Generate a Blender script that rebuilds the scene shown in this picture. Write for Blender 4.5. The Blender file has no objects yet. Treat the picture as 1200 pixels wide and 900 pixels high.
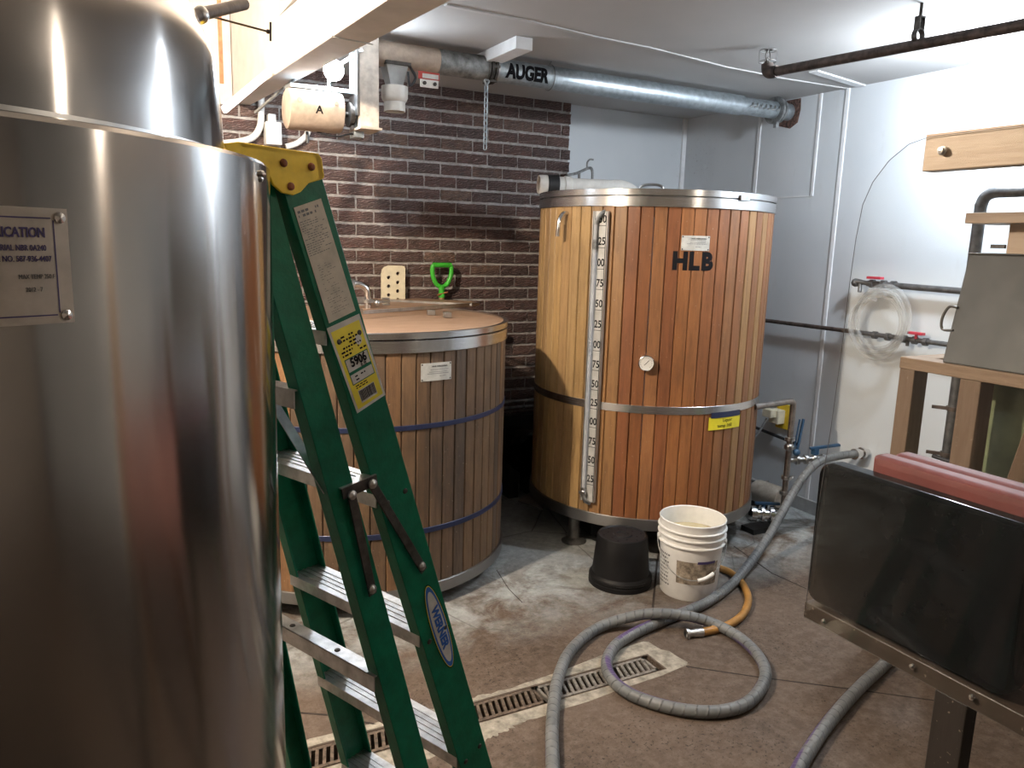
import bpy, bmesh, math, random
from mathutils import Vector, Matrix, Euler
random.seed(7)
PI = math.pi
R = math.radians
scene = bpy.context.scene
COL = scene.collection

# ------------------------------------------------------------------ camera, world, exposure
F_PX = 900.0
CAM = Vector((0, 0, 1.6))
YAW, PITCH, ROLL = R(27.94), R(10.38), R(1.654)
fw = Vector((math.sin(YAW)*math.cos(PITCH), math.cos(YAW)*math.cos(PITCH), -math.sin(PITCH)))
rt0 = Vector((math.cos(YAW), -math.sin(YAW), 0))
up0 = rt0.cross(fw)
rt = rt0*math.cos(ROLL) + up0*math.sin(ROLL)
up = -rt0*math.sin(ROLL) + up0*math.cos(ROLL)
cd = bpy.data.cameras.new('camera')
cam = bpy.data.objects.new('camera', cd)
COL.objects.link(cam)
cd.sensor_width = 36; cd.lens = F_PX*36/1200; cd.clip_start = 0.02
m3 = Matrix((rt, up, -fw)).transposed()
cam.matrix_world = Matrix.Translation(CAM) @ m3.to_4x4()
scene.camera = cam
w = bpy.data.worlds.new('world'); scene.world = w; w.use_nodes = True
w.node_tree.nodes['Background'].inputs[0].default_value = (0.75, 0.8, 0.9, 1)
w.node_tree.nodes['Background'].inputs[1].default_value = 0.08
scene.view_settings.view_transform = 'Standard'
scene.view_settings.look = 'None'
scene.view_settings.gamma = 1
scene.view_settings.use_curve_mapping = False
scene.view_settings.exposure = 0.30

# lamps of the place: position, radius, colour, watts-like emission
LAMPS = dict(
    auger=((0.95, 3.56, 2.33), (0.80, 0.90, 1.0), 300.0),
    right=((3.28, 2.06, 2.37), (0.84, 0.92, 1.0), 340.0),
    left=((-0.35, 2.35, 2.62), (1.0, 0.84, 0.66), 4200.0),
    near=((2.6, -0.15, 2.30), (1.0, 0.85, 0.68), 240.0),
)

# ------------------------------------------------------------------ picture -> room helpers (real planes of the room)
def ray(x, y):
    return rt*((x-600)/F_PX) + up*(-(y-450)/F_PX) + fw
def onz(x, y, z=0):
    d = ray(x, y); return CAM + d*((z-CAM.z)/d.z)
def onx(x, y, X):
    d = ray(x, y); return CAM + d*(X/d.x)
def ony(x, y, Y):
    d = ray(x, y); return CAM + d*(Y/d.y)
def onp(x, y, P, n):
    d = ray(x, y); return CAM + d*((P-CAM).dot(n)/d.dot(n))
def srgb(r, g, b):
    f = lambda c: (c/255/12.92) if c/255 <= .04045 else ((c/255+.055)/1.055)**2.4
    return (f(r), f(g), f(b), 1)

# ------------------------------------------------------------------ materials
MATS = {}
class NT:
    def __init__(s, name):
        s.m = bpy.data.materials.new(name); s.m.use_nodes = True
        s.t = s.m.node_tree; s.b = s.t.nodes['Principled BSDF']; s.out = s.t.nodes['Material Output']
    def n(s, typ, **kw):
        nd = s.t.nodes.new(typ)
        for k, v in kw.items():
            if k.startswith('i_'):
                nd.inputs[int(k[2:]) if k[2:].isdigit() else k[2:].replace('_', ' ')].default_value = v
            else: setattr(nd, k, v)
        return nd
    def l(s, a, b): s.t.links.new(a, b)
    def coord(s, kind='Object', scale=(1, 1, 1)):
        tc = s.n('ShaderNodeTexCoord'); mp = s.n('ShaderNodeMapping')
        mp.inputs['Scale'].default_value = scale
        s.l(tc.outputs[kind], mp.inputs[0]); return mp.outputs[0]
    def pos(s, scale=(1, 1, 1)):
        g = s.n('ShaderNodeNewGeometry'); mp = s.n('ShaderNodeMapping'); mp.inputs['Scale'].default_value = scale
        s.l(g.outputs['Position'], mp.inputs[0]); return mp.outputs[0]
    def noise(s, vec, scale=5, detail=4, rough=.55, dist=0):
        nd = s.n('ShaderNodeTexNoise'); nd.inputs['Scale'].default_value = scale
        nd.inputs['Detail'].default_value = detail; nd.inputs['Roughness'].default_value = rough
        nd.inputs['Distortion'].default_value = dist
        s.l(vec, nd.inputs['Vector']); return nd.outputs['Fac']
    def ramp(s, fac, stops):
        nd = s.n('ShaderNodeValToRGB'); e = nd.color_ramp.elements
        while len(e) < len(stops): e.new(.5)
        for el, (p, c) in zip(e, stops):
            el.position = p; el.color = c if len(c) == 4 else (*c, 1)
        s.l(fac, nd.inputs[0]); return nd.outputs[0]
    def mix(s, fac, a, b, mode='MIX'):
        nd = s.n('ShaderNodeMix', data_type='RGBA', blend_type=mode)
        for sock, v in ((nd.inputs['Factor'], fac), (nd.inputs[6], a), (nd.inputs[7], b)):
            if isinstance(v, (int, float)): sock.default_value = v
            elif isinstance(v, tuple): sock.default_value = v
            else: s.l(v, sock)
        return nd.outputs[2]
    def math(s, op, a, b=None, clamp=False):
        nd = s.n('ShaderNodeMath', operation=op, use_clamp=clamp)
        for i, v in enumerate((a, b)):
            if v is None: continue
            if isinstance(v, (int, float)): nd.inputs[i].default_value = v
            else: s.l(v, nd.inputs[i])
        return nd.outputs[0]
    def bump(s, h, strength=.3, dist=.01):
        nd = s.n('ShaderNodeBump'); nd.inputs['Strength'].default_value = strength
        nd.inputs['Distance'].default_value = dist
        s.l(h, nd.inputs['Height']); s.l(nd.outputs[0], s.b.inputs['Normal']); return nd
    def set(s, **kw):
        for k, v in kw.items():
            k = k.replace('_', ' ')
            sock = s.b.inputs[k]
            if isinstance(v, (int, float, tuple)): sock.default_value = v
            else: s.l(v, sock)
        return s

def simple(name, col, rough=.5, metal=0, var=.12, scale=18, bump=0, spec=.5, **kw):
    t = NT(name)
    v = t.noise(t.pos(), scale, 5, .6)
    dk = tuple(c*(1-var*2) for c in col[:3])+(1,)
    lt = tuple(min(1, c*(1+var)) for c in col[:3])+(1,)
    t.set(Base_Color=t.ramp(v, [(.3, dk), (.7, lt)]), Roughness=rough, Metallic=metal)
    t.b.inputs['Specular IOR Level'].default_value = spec
    if bump: t.bump(t.noise(t.pos(), scale*6, 3), bump, .002)
    for k, x in kw.items(): t.b.inputs[k.replace('_', ' ')].default_value = x
    MATS[name] = t.m
    return t.m

def brushed(name, col, rough, aniso, axis='Z', scr=(1, 1, 500), dirt=0.0):
    t = NT(name)
    p = t.coord('Object', scr)
    g = t.noise(p, 3, 5, .7)
    big = t.noise(t.coord('Object'), 3.0, 4, .6)
    c = t.mix(t.ramp(big, [(.35, (0, 0, 0)), (.7, (1, 1, 1))]), tuple(k*(1-.12-dirt) for k in col[:3])+(1,), col)
    c = t.mix(.05, c, t.ramp(g, [(.3, (.25, .25, .25)), (.7, (1, 1, 1))]), 'MULTIPLY')
    t.set(Base_Color=c, Metallic=1.0, Roughness=t.math('ADD', t.math('MULTIPLY', g, .03), rough-.015))
    if aniso:
        tg = t.n('ShaderNodeTangent', direction_type='RADIAL', axis=axis)
        t.l(tg.outputs[0], t.b.inputs['Tangent'])
        t.b.inputs['Anisotropic'].default_value = aniso
        t.b.inputs['Anisotropic Rotation'].default_value = .25
    MATS[name] = t.m; return t.m

brushed('steel_tank', (.44, .425, .415, 1), .145, .94)
brushed('steel', (.70, .71, .72, 1), .27, .7)
brushed('hoop_dull', (.34, .335, .33, 1), .42, .5, dirt=.15)
simple('chrome', (.72, .72, .73), .16, 1, .06)
simple('steel_plain', (.50, .50, .50), .33, 1, .15)
simple('aluminium', (.55, .555, .56), .42, .9, .18, 30, .15)
simple('steel_dark', (.085, .078, .072), .5, .75, .3, 40, .2)
simple('galvanised', (.42, .47, .50), .42, .75, .18, 30, .1)
simple('galvanised_old', (.30, .31, .31), .55, .6, .3, 25, .2)
simple('rusty_pipe', (.10, .076, .066), .6, .45, .35, 30, .3)
simple('hole_brown', (.15, .085, .068), .9, 0, .5, 60, .6)
simple('rust', (.36, .13, .06), .8, .1, .3, 40, .4)
simple('black_rubber', (.012, .012, .013), .5, 0, .1)
simple('black_plastic', (.003, .0034, .0042), .14, 0, .2, 8, spec=.10)
simple('pot_black', (.010, .010, .011), .5, 0, .2, 8, spec=.2)
simple('black_matte', (.010, .010, .011), .45, 0, .25, 20, .1)
simple('black_paint', (.012, .012, .013), .55, 0, .15)
simple('white_plastic', (.74, .74, .73), .38, 0, .05)
simple('cream_plastic', (.72, .66, .50), .42, 0, .08)
simple('pvc_white', (.70, .68, .64), .35, 0, .08)
simple('green_plastic', (.05, .42, .035), .35, 0, .1)
simple('fibreglass_green', (.001, .135, .070), .45, 0, .14, 26, .25, spec=.25)
simple('cap_yellow', (.86, .60, .04), .40, 0, .10, 22, .15, spec=.3)
simple('tag_yellow', (.78, .66, .03), .45, 0, .06)
simple('label_white', (.55, .55, .52), .5, 0, .12, 25)
simple('label_cream', (.52, .47, .38), .55, 0, .12, 30)
simple('plate_tank', (.50, .46, .42), .34, .45, .12, 25)
simple('ink', (.010, .010, .012), .8, 0, .1, spec=.1)
simple('ink_grey', (.14, .14, .15), .6, 0, .1)
simple('ink_purple', (.055, .04, .16), .5, 0, .1)
simple('logo_blue', (.02, .11, .42), .4, 0, .05)
simple('strap_blue', (.022, .032, .085), .42, .2, .12)
simple('handle_blue', (.025, .075, .15), .4, 0, .15)
simple('red_paint', (.50, .03, .06), .45, 0, .1)
simple('decal_red', (.42, .05, .04), .5, 0, .15)
simple('red_plastic', (.15, .030, .025), .60, 0, .1, 10)
simple('pink_plastic', (.42, .20, .18), .42, 0, .15, 10)
simple('olive_plastic', (.20, .23, .13), .40, 0, .2, 6)
simple('tan_paint', (.45, .36, .29), .5, 0, .12, 25, .1)
simple('beige_board', (.48, .42, .36), .65, 0, .16, 22, .2)
simple('grey_box', (.055, .053, .048), .5, .15, .15, 8, .1)
simple('beam_white', (.66, .62, .59), .6, 0, .06, 9, .1)
simple('trim_white', (.78, .80, .82), .42, 0, .04)
simple('ceiling_seam', (.47, .465, .46), .6, 0, .05)
simple('black_pipe', (.035, .035, .038), .42, .4, .2)
simple('pipe_grey', (.13, .13, .135), .45, .6, .25, 25, .2)
simple('pipe_steel', (.30, .275, .26), .36, .9, .2, 25, .1)
simple('leg_steel', (.20, .19, .18), .4, .8, .2)
simple('amber_hose', (.36, .18, .045), .38, 0, .15, 14)
simple('brick_joint', (.028, .02, .016), .9, 0, .3)
simple('drain_steel', (.24, .22, .195), .55, .4, .3, 60, .3)
simple('drain_rusty', (.13, .095, .07), .7, .3, .4, 60, .4)
simple('drain_patch', (.29, .265, .22), .85, 0, .28, 26, .6)
simple('gauge_face', (.50, .50, .49), .42, .1, .1, 20)
simple('dial_face', (.7, .7, .68), .4, 0, .04)
simple('motor_beige', (.35, .31, .26), .5, .1, .2)
simple('grey_paint_board', (.36, .37, .37), .45, 0, .1)
simple('blue_grey_tube', (.33, .37, .42), .25, 0, .1)
simple('board_wall', (.30, .26, .22), .8, 0, .1)

def emis(name, col, strength):
    t = NT(name)
    e = t.n('ShaderNodeEmission'); e.inputs[0].default_value = (*col, 1); e.inputs[1].default_value = strength
    t.l(e.outputs[0], t.out.inputs[0]); MATS[name] = t.m
for k, (p, c, s) in LAMPS.items(): emis('glow_'+k, c, s)

def clear(name, tint=(1, 1, 1), alpha=.12, rough=.05):
    t = NT(name)
    tr = t.n('ShaderNodeBsdfTransparent'); tr.inputs[0].default_value = (*tint, 1)
    gl = t.n('ShaderNodeBsdfGlossy'); gl.inputs['Roughness'].default_value = rough
    gl.inputs[0].default_value = (1, 1, 1, 1)
    df = t.n('ShaderNodeBsdfDiffuse'); df.inputs[0].default_value = (.7, .72, .75, 1)
    fr = t.n('ShaderNodeFresnel'); fr.inputs['IOR'].default_value = 1.45
    sm = t.noise(t.pos(), 4, 4, .6)
    m1 = t.n('ShaderNodeMixShader'); m2 = t.n('ShaderNodeMixShader')
    t.l(t.math('MULTIPLY', sm, alpha), m1.inputs[0])
    t.l(tr.outputs[0], m1.inputs[1]); t.l(df.outputs[0], m1.inputs[2])
    t.l(t.math('MULTIPLY', fr.outputs[0], .14), m2.inputs[0])
    t.l(m1.outputs[0], m2.inputs[1]); t.l(gl.outputs[0], m2.inputs[2])
    t.l(m2.outputs[0], t.out.inputs[0]); MATS[name] = t.m
clear('clear_sheet', (.97, .98, .98), .010, .02)
clear('clear_tube', (.93, .92, .90), .28, .05)
clear('sight_tube', (.85, .9, .97), .9, .1)

def wood(name, base, scale=1.0, grain=(9, 9, .8), dark=.55, use_obj=False, rough=.55, stain=0.0):
    t = NT(name)
    tc = t.n('ShaderNodeTexCoord'); oi = t.n('ShaderNodeObjectInfo')
    add = t.n('ShaderNodeVectorMath', operation='ADD')
    sc = t.n('ShaderNodeVectorMath', operation='SCALE'); sc.inputs['Scale'].default_value = 37.0
    cmb = t.n('ShaderNodeCombineXYZ')
    for i in range(3): t.l(oi.outputs['Random'], cmb.inputs[i])
    t.l(cmb.outputs[0], sc.inputs[0]); t.l(tc.outputs['Object'], add.inputs[0]); t.l(sc.outputs[0], add.inputs[1])
    mp = t.n('ShaderNodeMapping'); mp.inputs['Scale'].default_value = grain; t.l(add.outputs[0], mp.inputs[0])
    g = t.noise(mp.outputs[0], 6*scale, 8, .62, .6)
    g2 = t.noise(mp.outputs[0], 34*scale, 4, .7)
    f = t.math('ADD', t.math('MULTIPLY', g, .7), t.math('MULTIPLY', g2, .3))
    bc = oi.outputs['Color'] if use_obj else base
    sh = t.ramp(f, [(.30, (dark, dark*.93, dark*.88)), (.55, (1, 1, 1)), (.8, (1.0, 1.0, 1.0))])
    c = t.mix(1.0, bc, sh, 'MULTIPLY')
    if stain:
        s1 = t.noise(t.pos((1, 1, .5)), 3.2, 6, .65, .4)
        c = t.mix(t.ramp(s1, [(.44, (0, 0, 0)), (.66, (stain, stain, stain))]), c, (.035, .026, .02, 1))
    sp = t.noise(add.outputs[0], 90, 2, .5)
    c = t.mix(t.ramp(sp, [(.70, (0, 0, 0)), (.76, (.35, .35, .35))]), c, (.50, .42, .33, 1))
    t.set(Base_Color=c, Roughness=rough)
    t.bump(f, .25, .003)
    MATS[name] = t.m; return t.m
wood('stave_cedar', None, use_obj=True, rough=.46, stain=.25)
wood('stave_old', None, use_obj=True, dark=.42, rough=.6, stain=.7)
wood('lid_wood', (.29, .185, .12, 1), grain=(.8, 9, 9), rough=.6)
wood('lumber', (.25, .17, .11, 1), grain=(9, .8, 9), dark=.7, rough=.65)
wood('lumber_upright', (.175, .115, .075, 1), grain=(9, 9, .8), dark=.7, rough=.65)
wood('lumber_dark', (.055, .038, .028, 1), grain=(9, .8, 9), dark=.6, rough=.42)
wood('leg_black', (.022, .017, .014, 1), grain=(9, 9, .8), dark=.6, rough=.6)
wood('lumber_pale', (.43, .31, .215, 1), grain=(9, .8, 9), dark=.8, rough=.45)
wood('shaft_wood', (.42, .25, .12, 1), grain=(9, 9, .8), rough=.6)

def mat_brick():
    t = NT('brick'); oi = t.n('ShaderNodeObjectInfo')
    p = t.pos((1, 1, 1))
    off = t.n('ShaderNodeVectorMath', operation='ADD'); sc = t.n('ShaderNodeVectorMath', operation='SCALE'); sc.inputs['Scale'].default_value = 11
    cmb = t.n('ShaderNodeCombineXYZ')
    for i in range(3): t.l(oi.outputs['Random'], cmb.inputs[i])
    t.l(cmb.outputs[0], sc.inputs[0]); t.l(p, off.inputs[0]); t.l(sc.outputs[0], off.inputs[1])
    base = t.ramp(oi.outputs['Random'], [(0, (.055, .026, .025)), (.25, (.090, .041, .036)), (.5, (.120, .058, .048)), (.7, (.070, .044, .043)), (.85, (.105, .050, .042)), (1, (.165, .098, .068))])
    n1 = t.noise(off.outputs[0], 16, 6, .65)
    c = t.mix(t.ramp(n1, [(.35, (.0, .0, .0)), (.7, (1, 1, 1))]), base, (.05, .035, .032, 1))
    n2 = t.noise(off.outputs[0], 120, 3, .6)
    c = t.mix(t.ramp(n2, [(.60, (0, 0, 0)), (.74, (.5, .5, .5))]), c, (.36, .28, .25, 1))
    # wavy scratches in the face
    mp = t.n('ShaderNodeMapping'); mp.inputs['Rotation'].default_value = (0, R(32), 0); mp.inputs['Scale'].default_value = (1, 1, 2.6)
    t.l(off.outputs[0], mp.inputs[0])
    wv = t.n('ShaderNodeTexWave', wave_type='BANDS', bands_direction='Z')
    wv.inputs['Scale'].default_value = 13; wv.inputs['Distortion'].default_value = 9; wv.inputs['Detail'].default_value = 3
    wv.inputs['Detail Scale'].default_value = 1.4
    t.l(mp.outputs[0], wv.inputs[0])
    c = t.mix(t.ramp(wv.outputs['Fac'], [(.80, (0, 0, 0)), (.97, (.42, .42, .42))]), c, (.33, .25, .23, 1))
    h = t.math('ADD', t.math('MULTIPLY', wv.outputs['Fac'], .7), t.math('MULTIPLY', n2, .35))
    t.bump(h, .9, .006)
    t.set(Base_Color=c, Roughness=.62); MATS['brick'] = t.m
mat_brick()
def mat_mortar():
    t = NT('mortar'); n1 = t.noise(t.pos(), 30, 6, .7); n2 = t.noise(t.pos(), 2.2, 3)
    c = t.ramp(n1, [(.3, (.20, .185, .175)), (.7, (.44, .42, .405))])
    t.set(Base_Color=c, Roughness=.9); t.bump(n1, .6, .006); MATS['mortar'] = t.m
mat_mortar()
def mat_panel():
    t = NT('wall_panel'); n1 = t.noise(t.pos(), 1.6, 4, .5); n2 = t.noise(t.pos((1, 1, .35)), 9, 6, .7)
    c = t.ramp(n1, [(.3, (.56, .60, .635)), (.7, (.64, .67, .70))])
    c = t.mix(t.ramp(n2, [(.60, (0, 0, 0)), (.78, (.25, .25, .25))]), c, (.40, .38, .34, 1))
    # black mould specks by the corner under the pipe
    g = t.n('ShaderNodeNewGeometry')
    d = t.n('ShaderNodeVectorMath', operation='DISTANCE'); d.inputs[1].default_value = (3.83, 4.42, 2.22)
    t.l(g.outputs['Position'], d.inputs[0])
    near = t.ramp(d.outputs['Value'], [(.05, (1, 1, 1)), (.28, (0, 0, 0))])
    sp = t.ramp(t.noise(t.pos((1, 1, .8)), 60, 5, .7), [(.60, (0, 0, 0)), (.70, (.8, .8, .8))])
    c = t.mix(t.math('MULTIPLY', near, sp), c, (.10, .09, .08, 1))
    t.set(Base_Color=c, Roughness=.34); t.bump(t.noise(t.pos(), 140, 2), .05, .001); MATS['wall_panel'] = t.m
mat_panel()
def mat_ceiling():
    t = NT('ceiling'); n1 = t.noise(t.pos(), 1.5, 4); n2 = t.noise(t.pos(), 150, 3, .6)
    c = t.ramp(n1, [(.3, (.41, .405, .40)), (.7, (.46, .455, .45))])
    t.set(Base_Color=c, Roughness=.8); t.bump(n2, .25, .003); MATS['ceiling'] = t.m
mat_ceiling()
def mat_floor():
    t = NT('floor')
    p = t.pos()
    a = t.noise(p, 2.2, 6, .6); b = t.noise(p, 24, 6, .75); c3 = t.noise(p, 75, 5, .75)
    c = t.ramp(a, [(.28, (.050, .035, .026)), (.5, (.080, .057, .042)), (.75, (.112, .082, .063))])
    c = t.mix(t.ramp(b, [(.42, (0, 0, 0)), (.68, (.75, .75, .75))]), c, (.155, .120, .094, 1))
    clus = t.ramp(t.noise(p, 3.1, 4, .6), [(.42, (.25, .25, .25)), (.62, (1, 1, 1))])
    c = t.mix(t.math('MULTIPLY', t.ramp(c3, [(.55, (0, 0, 0)), (.62, (1, 1, 1))]), clus), c, (.020, .014, .011, 1))
    # worn pale blue-grey paint that survives round the barrels
    g = t.n('ShaderNodeNewGeometry'); sx = t.n('ShaderNodeSeparateXYZ'); t.l(g.outputs['Position'], sx.inputs[0])
    ymask = t.ramp(t.math('MULTIPLY', sx.outputs['Y'], .25), [(.62, (0, 0, 0)), (.72, (1, 1, 1))])
    worn = t.ramp(t.noise(p, 3.3, 8, .7, .5), [(.40, (0, 0, 0)), (.56, (1, 1, 1))])
    d1 = t.n('ShaderNodeVectorMath', operation='DISTANCE'); d1.inputs[1].default_value = (1.98, 3.65, 0); t.l(g.outputs['Position'], d1.inputs[0])
    k1 = t.ramp(d1.outputs['Value'], [(.3, (1, 1, 1)), (.95, (0, 0, 0))])  # solid paint patch, also lightening the colour where this floor falls in shadow
    pm = t.math('MULTIPLY', ymask, t.math('MAXIMUM', worn, k1), True)
    c = t.mix(t.math('MULTIPLY', pm, .8), c, t.ramp(b, [(.3, (.24, .27, .275)), (.7, (.44, .465, .465))]))
    crk = t.n('ShaderNodeTexVoronoi', feature='DISTANCE_TO_EDGE'); crk.inputs['Scale'].default_value = 1.7
    wp = t.mix(.12, p, t.n('ShaderNodeTexNoise').outputs['Color']); t.l(wp, crk.inputs['Vector'])
    ck = t.ramp(crk.outputs['Distance'], [(.0, (1, 1, 1)), (.008, (0, 0, 0))])
    c = t.mix(t.math('MULTIPLY', ck, t.math('MULTIPLY', ymask, .7)), c, (.04, .035, .03, 1))
    t.set(Base_Color=c, Roughness=t.ramp(a, [(.3, (.55, .55, .55)), (.7, (.8, .8, .8))]))
    h = t.math('ADD', t.math('MULTIPLY', b, .5), t.math('MULTIPLY', c3, .5))
    t.b.inputs['Specular IOR Level'].default_value = .3
    t.bump(h, .6, .006); MATS['floor'] = t.m
mat_floor()
def mat_hose():
    t = NT('grey_hose'); uv = t.n('ShaderNodeUVMap', uv_map='UVMap'); s = t.n('ShaderNodeSeparateXYZ')
    t.l(uv.outputs[0], s.inputs[0])
    sp = t.math('FRACT', t.math('ADD', t.math('MULTIPLY', s.outputs['X'], 26.0), s.outputs['Y']))
    rib = t.ramp(sp, [(0, (.95, .95, .95)), (.12, (0, 0, 0)), (.84, (0, 0, 0)), (1, (.95, .95, .95))])
    n1 = t.noise(t.pos(), 45, 5, .7)
    c = t.ramp(t.noise(t.pos(), 8, 4), [(.3, (.10, .108, .112)), (.7, (.165, .172, .176))])
    c = t.mix(t.math('MULTIPLY', rib, t.ramp(n1, [(.42, (0, 0, 0)), (.6, (1, 1, 1))])), c, (.025, .025, .028, 1))
    st = t.ramp(t.math('ABSOLUTE', t.math('SUBTRACT', t.math('FRACT', t.math('ADD', s.outputs['Y'], t.math('MULTIPLY', s.outputs['X'], .25))), .5)), [(.0, (1, 1, 1)), (.07, (1, 1, 1)), (.085, (0, 0, 0))])
    c = t.mix(t.math('MULTIPLY', st, t.ramp(t.noise(t.pos(), 6, 3), [(.40, (0, 0, 0)), (.5, (1, 1, 1))])), c, (.075, .05, .13, 1))
    t.set(Base_Color=c, Roughness=.5); t.bump(rib, .5, .003); MATS['grey_hose'] = t.m
mat_hose()

# ------------------------------------------------------------------ mesh building
class MB:
    def __init__(s): s.v = []; s.f = []; s.uv = []
    def add(s, vs, fs, uvs=None):
        o = len(s.v); s.v += [Vector(p) for p in vs]
        for i, f in enumerate(fs):
            s.f.append(tuple(k+o for k in f)); s.uv.append(uvs[i] if uvs else None)
        return s
    def box(s, x0, x1, y0, y1, z0, z1):
        vs = [(x, y, z) for z in (z0, z1) for y in (y0, y1) for x in (x0, x1)]
        return s.add(vs, [(0, 2, 3, 1), (4, 5, 7, 6), (0, 1, 5, 4), (2, 6, 7, 3), (0, 4, 6, 2), (1, 3, 7, 5)])
    def obox(s, c, ax, ay, az):     # centre and three half-axis vectors
        c, ax, ay, az = map(Vector, (c, ax, ay, az))
        vs = [c+ax*i+ay*j+az*k for k in (-1, 1) for j in (-1, 1) for i in (-1, 1)]
        return s.add(vs, [(0, 2, 3, 1), (4, 5, 7, 6), (0, 1, 5, 4), (2, 6, 7, 3), (0, 4, 6, 2), (1, 3, 7, 5)])
    def bar(s, p0, p1, side, wd, th):  # box from p0 to p1, width along side, thickness across
        p0, p1, side = Vector(p0), Vector(p1), Vector(side)
        d = (p1-p0).normalized(); sd = (side-d*side.dot(d)).normalized(); nn = d.cross(sd)
        return s.obox((p0+p1)/2, d*(p1-p0).length/2, sd*wd/2, nn*th/2)
    def tube(s, pts, r, n=14, cap=True, rs=None):
        pts = [Vector(p) for p in pts]; N = len(pts); t0 = (pts[1]-pts[0]).normalized()
        ref = Vector((0, 0, 1)) if abs(t0.z) < .9 else Vector((1, 0, 0))
        u = (ref-t0*ref.dot(t0)).normalized(); rings = []; L = 0; ls = []
        for i, p in enumerate(pts):
            t = (pts[min(i+1, N-1)]-pts[max(i-1, 0)]).normalized()
            u = (u-t*u.dot(t)).normalized(); v = t.cross(u)
            if i: L += (p-pts[i-1]).length
            ls.append(L); rr = rs[i] if rs else r
            rings.append([p+u*math.cos(2*PI*k/n)*rr+v*math.sin(2*PI*k/n)*rr for k in range(n)])
        vs = [q for g in rings for q in g]; fs = []; uvs = []
        for i in range(N-1):
            for k in range(n):
                k2 = (k+1) % n
                fs.append((i*n+k, i*n+k2, (i+1)*n+k2, (i+1)*n+k))
                uvs.append([(ls[i], k/n), (ls[i], (k+1)/n), (ls[i+1], (k+1)/n), (ls[i+1], k/n)])
        if cap:
            fs += [tuple(range(n))[::-1], tuple((N-1)*n+k for k in range(n))]
            uvs += [[(0, 0)]*n, [(L, 0)]*n]
        return s.add(vs, fs, uvs)
    def lathe(s, prof, c=(0, 0, 0), axis=(0, 0, 1), n=48, a0=0, a1=2*PI, cap=False):
        c = Vector(c); ax = Vector(axis).normalized()
        ref = Vector((1, 0, 0)) if abs(ax.x) < .9 else Vector((0, 1, 0))
        if abs(ax.z) > .99: u = Vector((1, 0, 0)); v = Vector((0, 1, 0))*(1 if ax.z > 0 else -1)
        else: u = (ref-ax*ref.dot(ax)).normalized(); v = ax.cross(u)
        full = abs(a1-a0-2*PI) < 1e-6; m = n if full else n+1; vs = []
        for k in range(m):
            a = a0+(a1-a0)*k/n
            for r, h in prof: vs.append(c+ax*h+(u*math.cos(a)+v*math.sin(a))*r)
        P = len(prof); fs = []
        for k in range(n):
            k2 = (k+1) % m
            for i in range(P-1):
                fs.append((k*P+i, k2*P+i, k2*P+i+1, k*P+i+1))
        if cap:
            fs.append(tuple(k*P for k in range(m))[::-1]); fs.append(tuple(k*P+P-1 for k in range(m)))
        return s.add(vs, fs)
    def cyl(s, p0, p1, r, n=20, r2=None):
        p0, p1 = Vector(p0), Vector(p1); L = (p1-p0).length
        return s.lathe([(r, 0), (r if r2 is None else r2, L)], p0, p1-p0, n, cap=True)
    def prism(s, poly, ext):
        poly = [Vector(p) for p in poly]; e = Vector(ext); n = len(poly)
        vs = poly+[p+e for p in poly]
        fs = [tuple(range(n))[::-1], tuple(range(n, 2*n))]+[(i, (i+1) % n, n+(i+1) % n, n+i) for i in range(n)]
        return s.add(vs, fs)
    def sphere(s, c, r, n=16, sz=1.0):
        return s.lathe([(max(1e-4, r*math.sin(PI*i/n)), -r*sz*math.cos(PI*i/n)) for i in range(n+1)], c, (0, 0, 1), 2*n)
    def mesh(s, name, mat, smooth=True, loc=None):
        me = bpy.data.meshes.new(name)
        off = Vector(loc) if loc is not None else Vector()
        me.from_pydata([tuple(p-off) for p in s.v], [], s.f)
        if any(u is not None for u in s.uv):
            ul = me.uv_layers.new(name='UVMap'); i = 0
            for f, u in zip(s.f, s.uv):
                for k in range(len(f)):
                    ul.data[i].uv = u[k] if u else (0, 0); i += 1
        bm = bmesh.new(); bm.from_mesh(me); bmesh.ops.recalc_face_normals(bm, faces=bm.faces); bm.to_mesh(me); bm.free()
        me.materials.append(MATS[mat] if isinstance(mat, str) else mat)
        if smooth:
            me.shade_smooth() if hasattr(me, 'shade_smooth') else None
            for p in me.polygons: p.use_smooth = True
            me.set_sharp_from_angle(angle=R(34))
        return me

def wloc(o):
    v = Vector()
    while o is not None: v += o.location; o = o.parent
    return v
def tag(o, label=None, cat=None, group=None, kind=None):
    if label: o['label'] = label
    if cat: o['category'] = cat
    if group: o['group'] = group
    if kind: o['kind'] = kind
    return o
def thing(name, label, cat, loc=(0, 0, 0), group=None):
    o = bpy.data.objects.new(name, None); COL.objects.link(o); o.location = loc
    o.empty_display_size = .05
    return tag(o, label, cat, group)
def obj(name, mb, mat, parent=None, smooth=True, bevel=0, label=None, color=None, kind=None):
    if parent is None:
        xs = [p.x for p in mb.v]; ys = [p.y for p in mb.v]; zs = [p.z for p in mb.v]
        base = Vector(((min(xs)+max(xs))/2, (min(ys)+max(ys))/2, min(zs)))
    else: base = wloc(parent)
    me = mb.mesh(name, mat, smooth, base)
    o = bpy.data.objects.new(name, me); COL.objects.link(o)
    if parent is None: o.location = base
    else: o.parent = parent
    if bevel:
        b = o.modifiers.new('bevel', 'BEVEL'); b.width = bevel; b.segments = 2; b.limit_method = 'ANGLE'; b.angle_limit = R(40)
    if label: o['label'] = label
    if color: o.color = color
    if kind: o['kind'] = kind
    return o
def struct(name, mb, mat, **kw):
    o = obj(name, mb, mat, **kw); o['kind'] = 'structure'; return o

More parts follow.
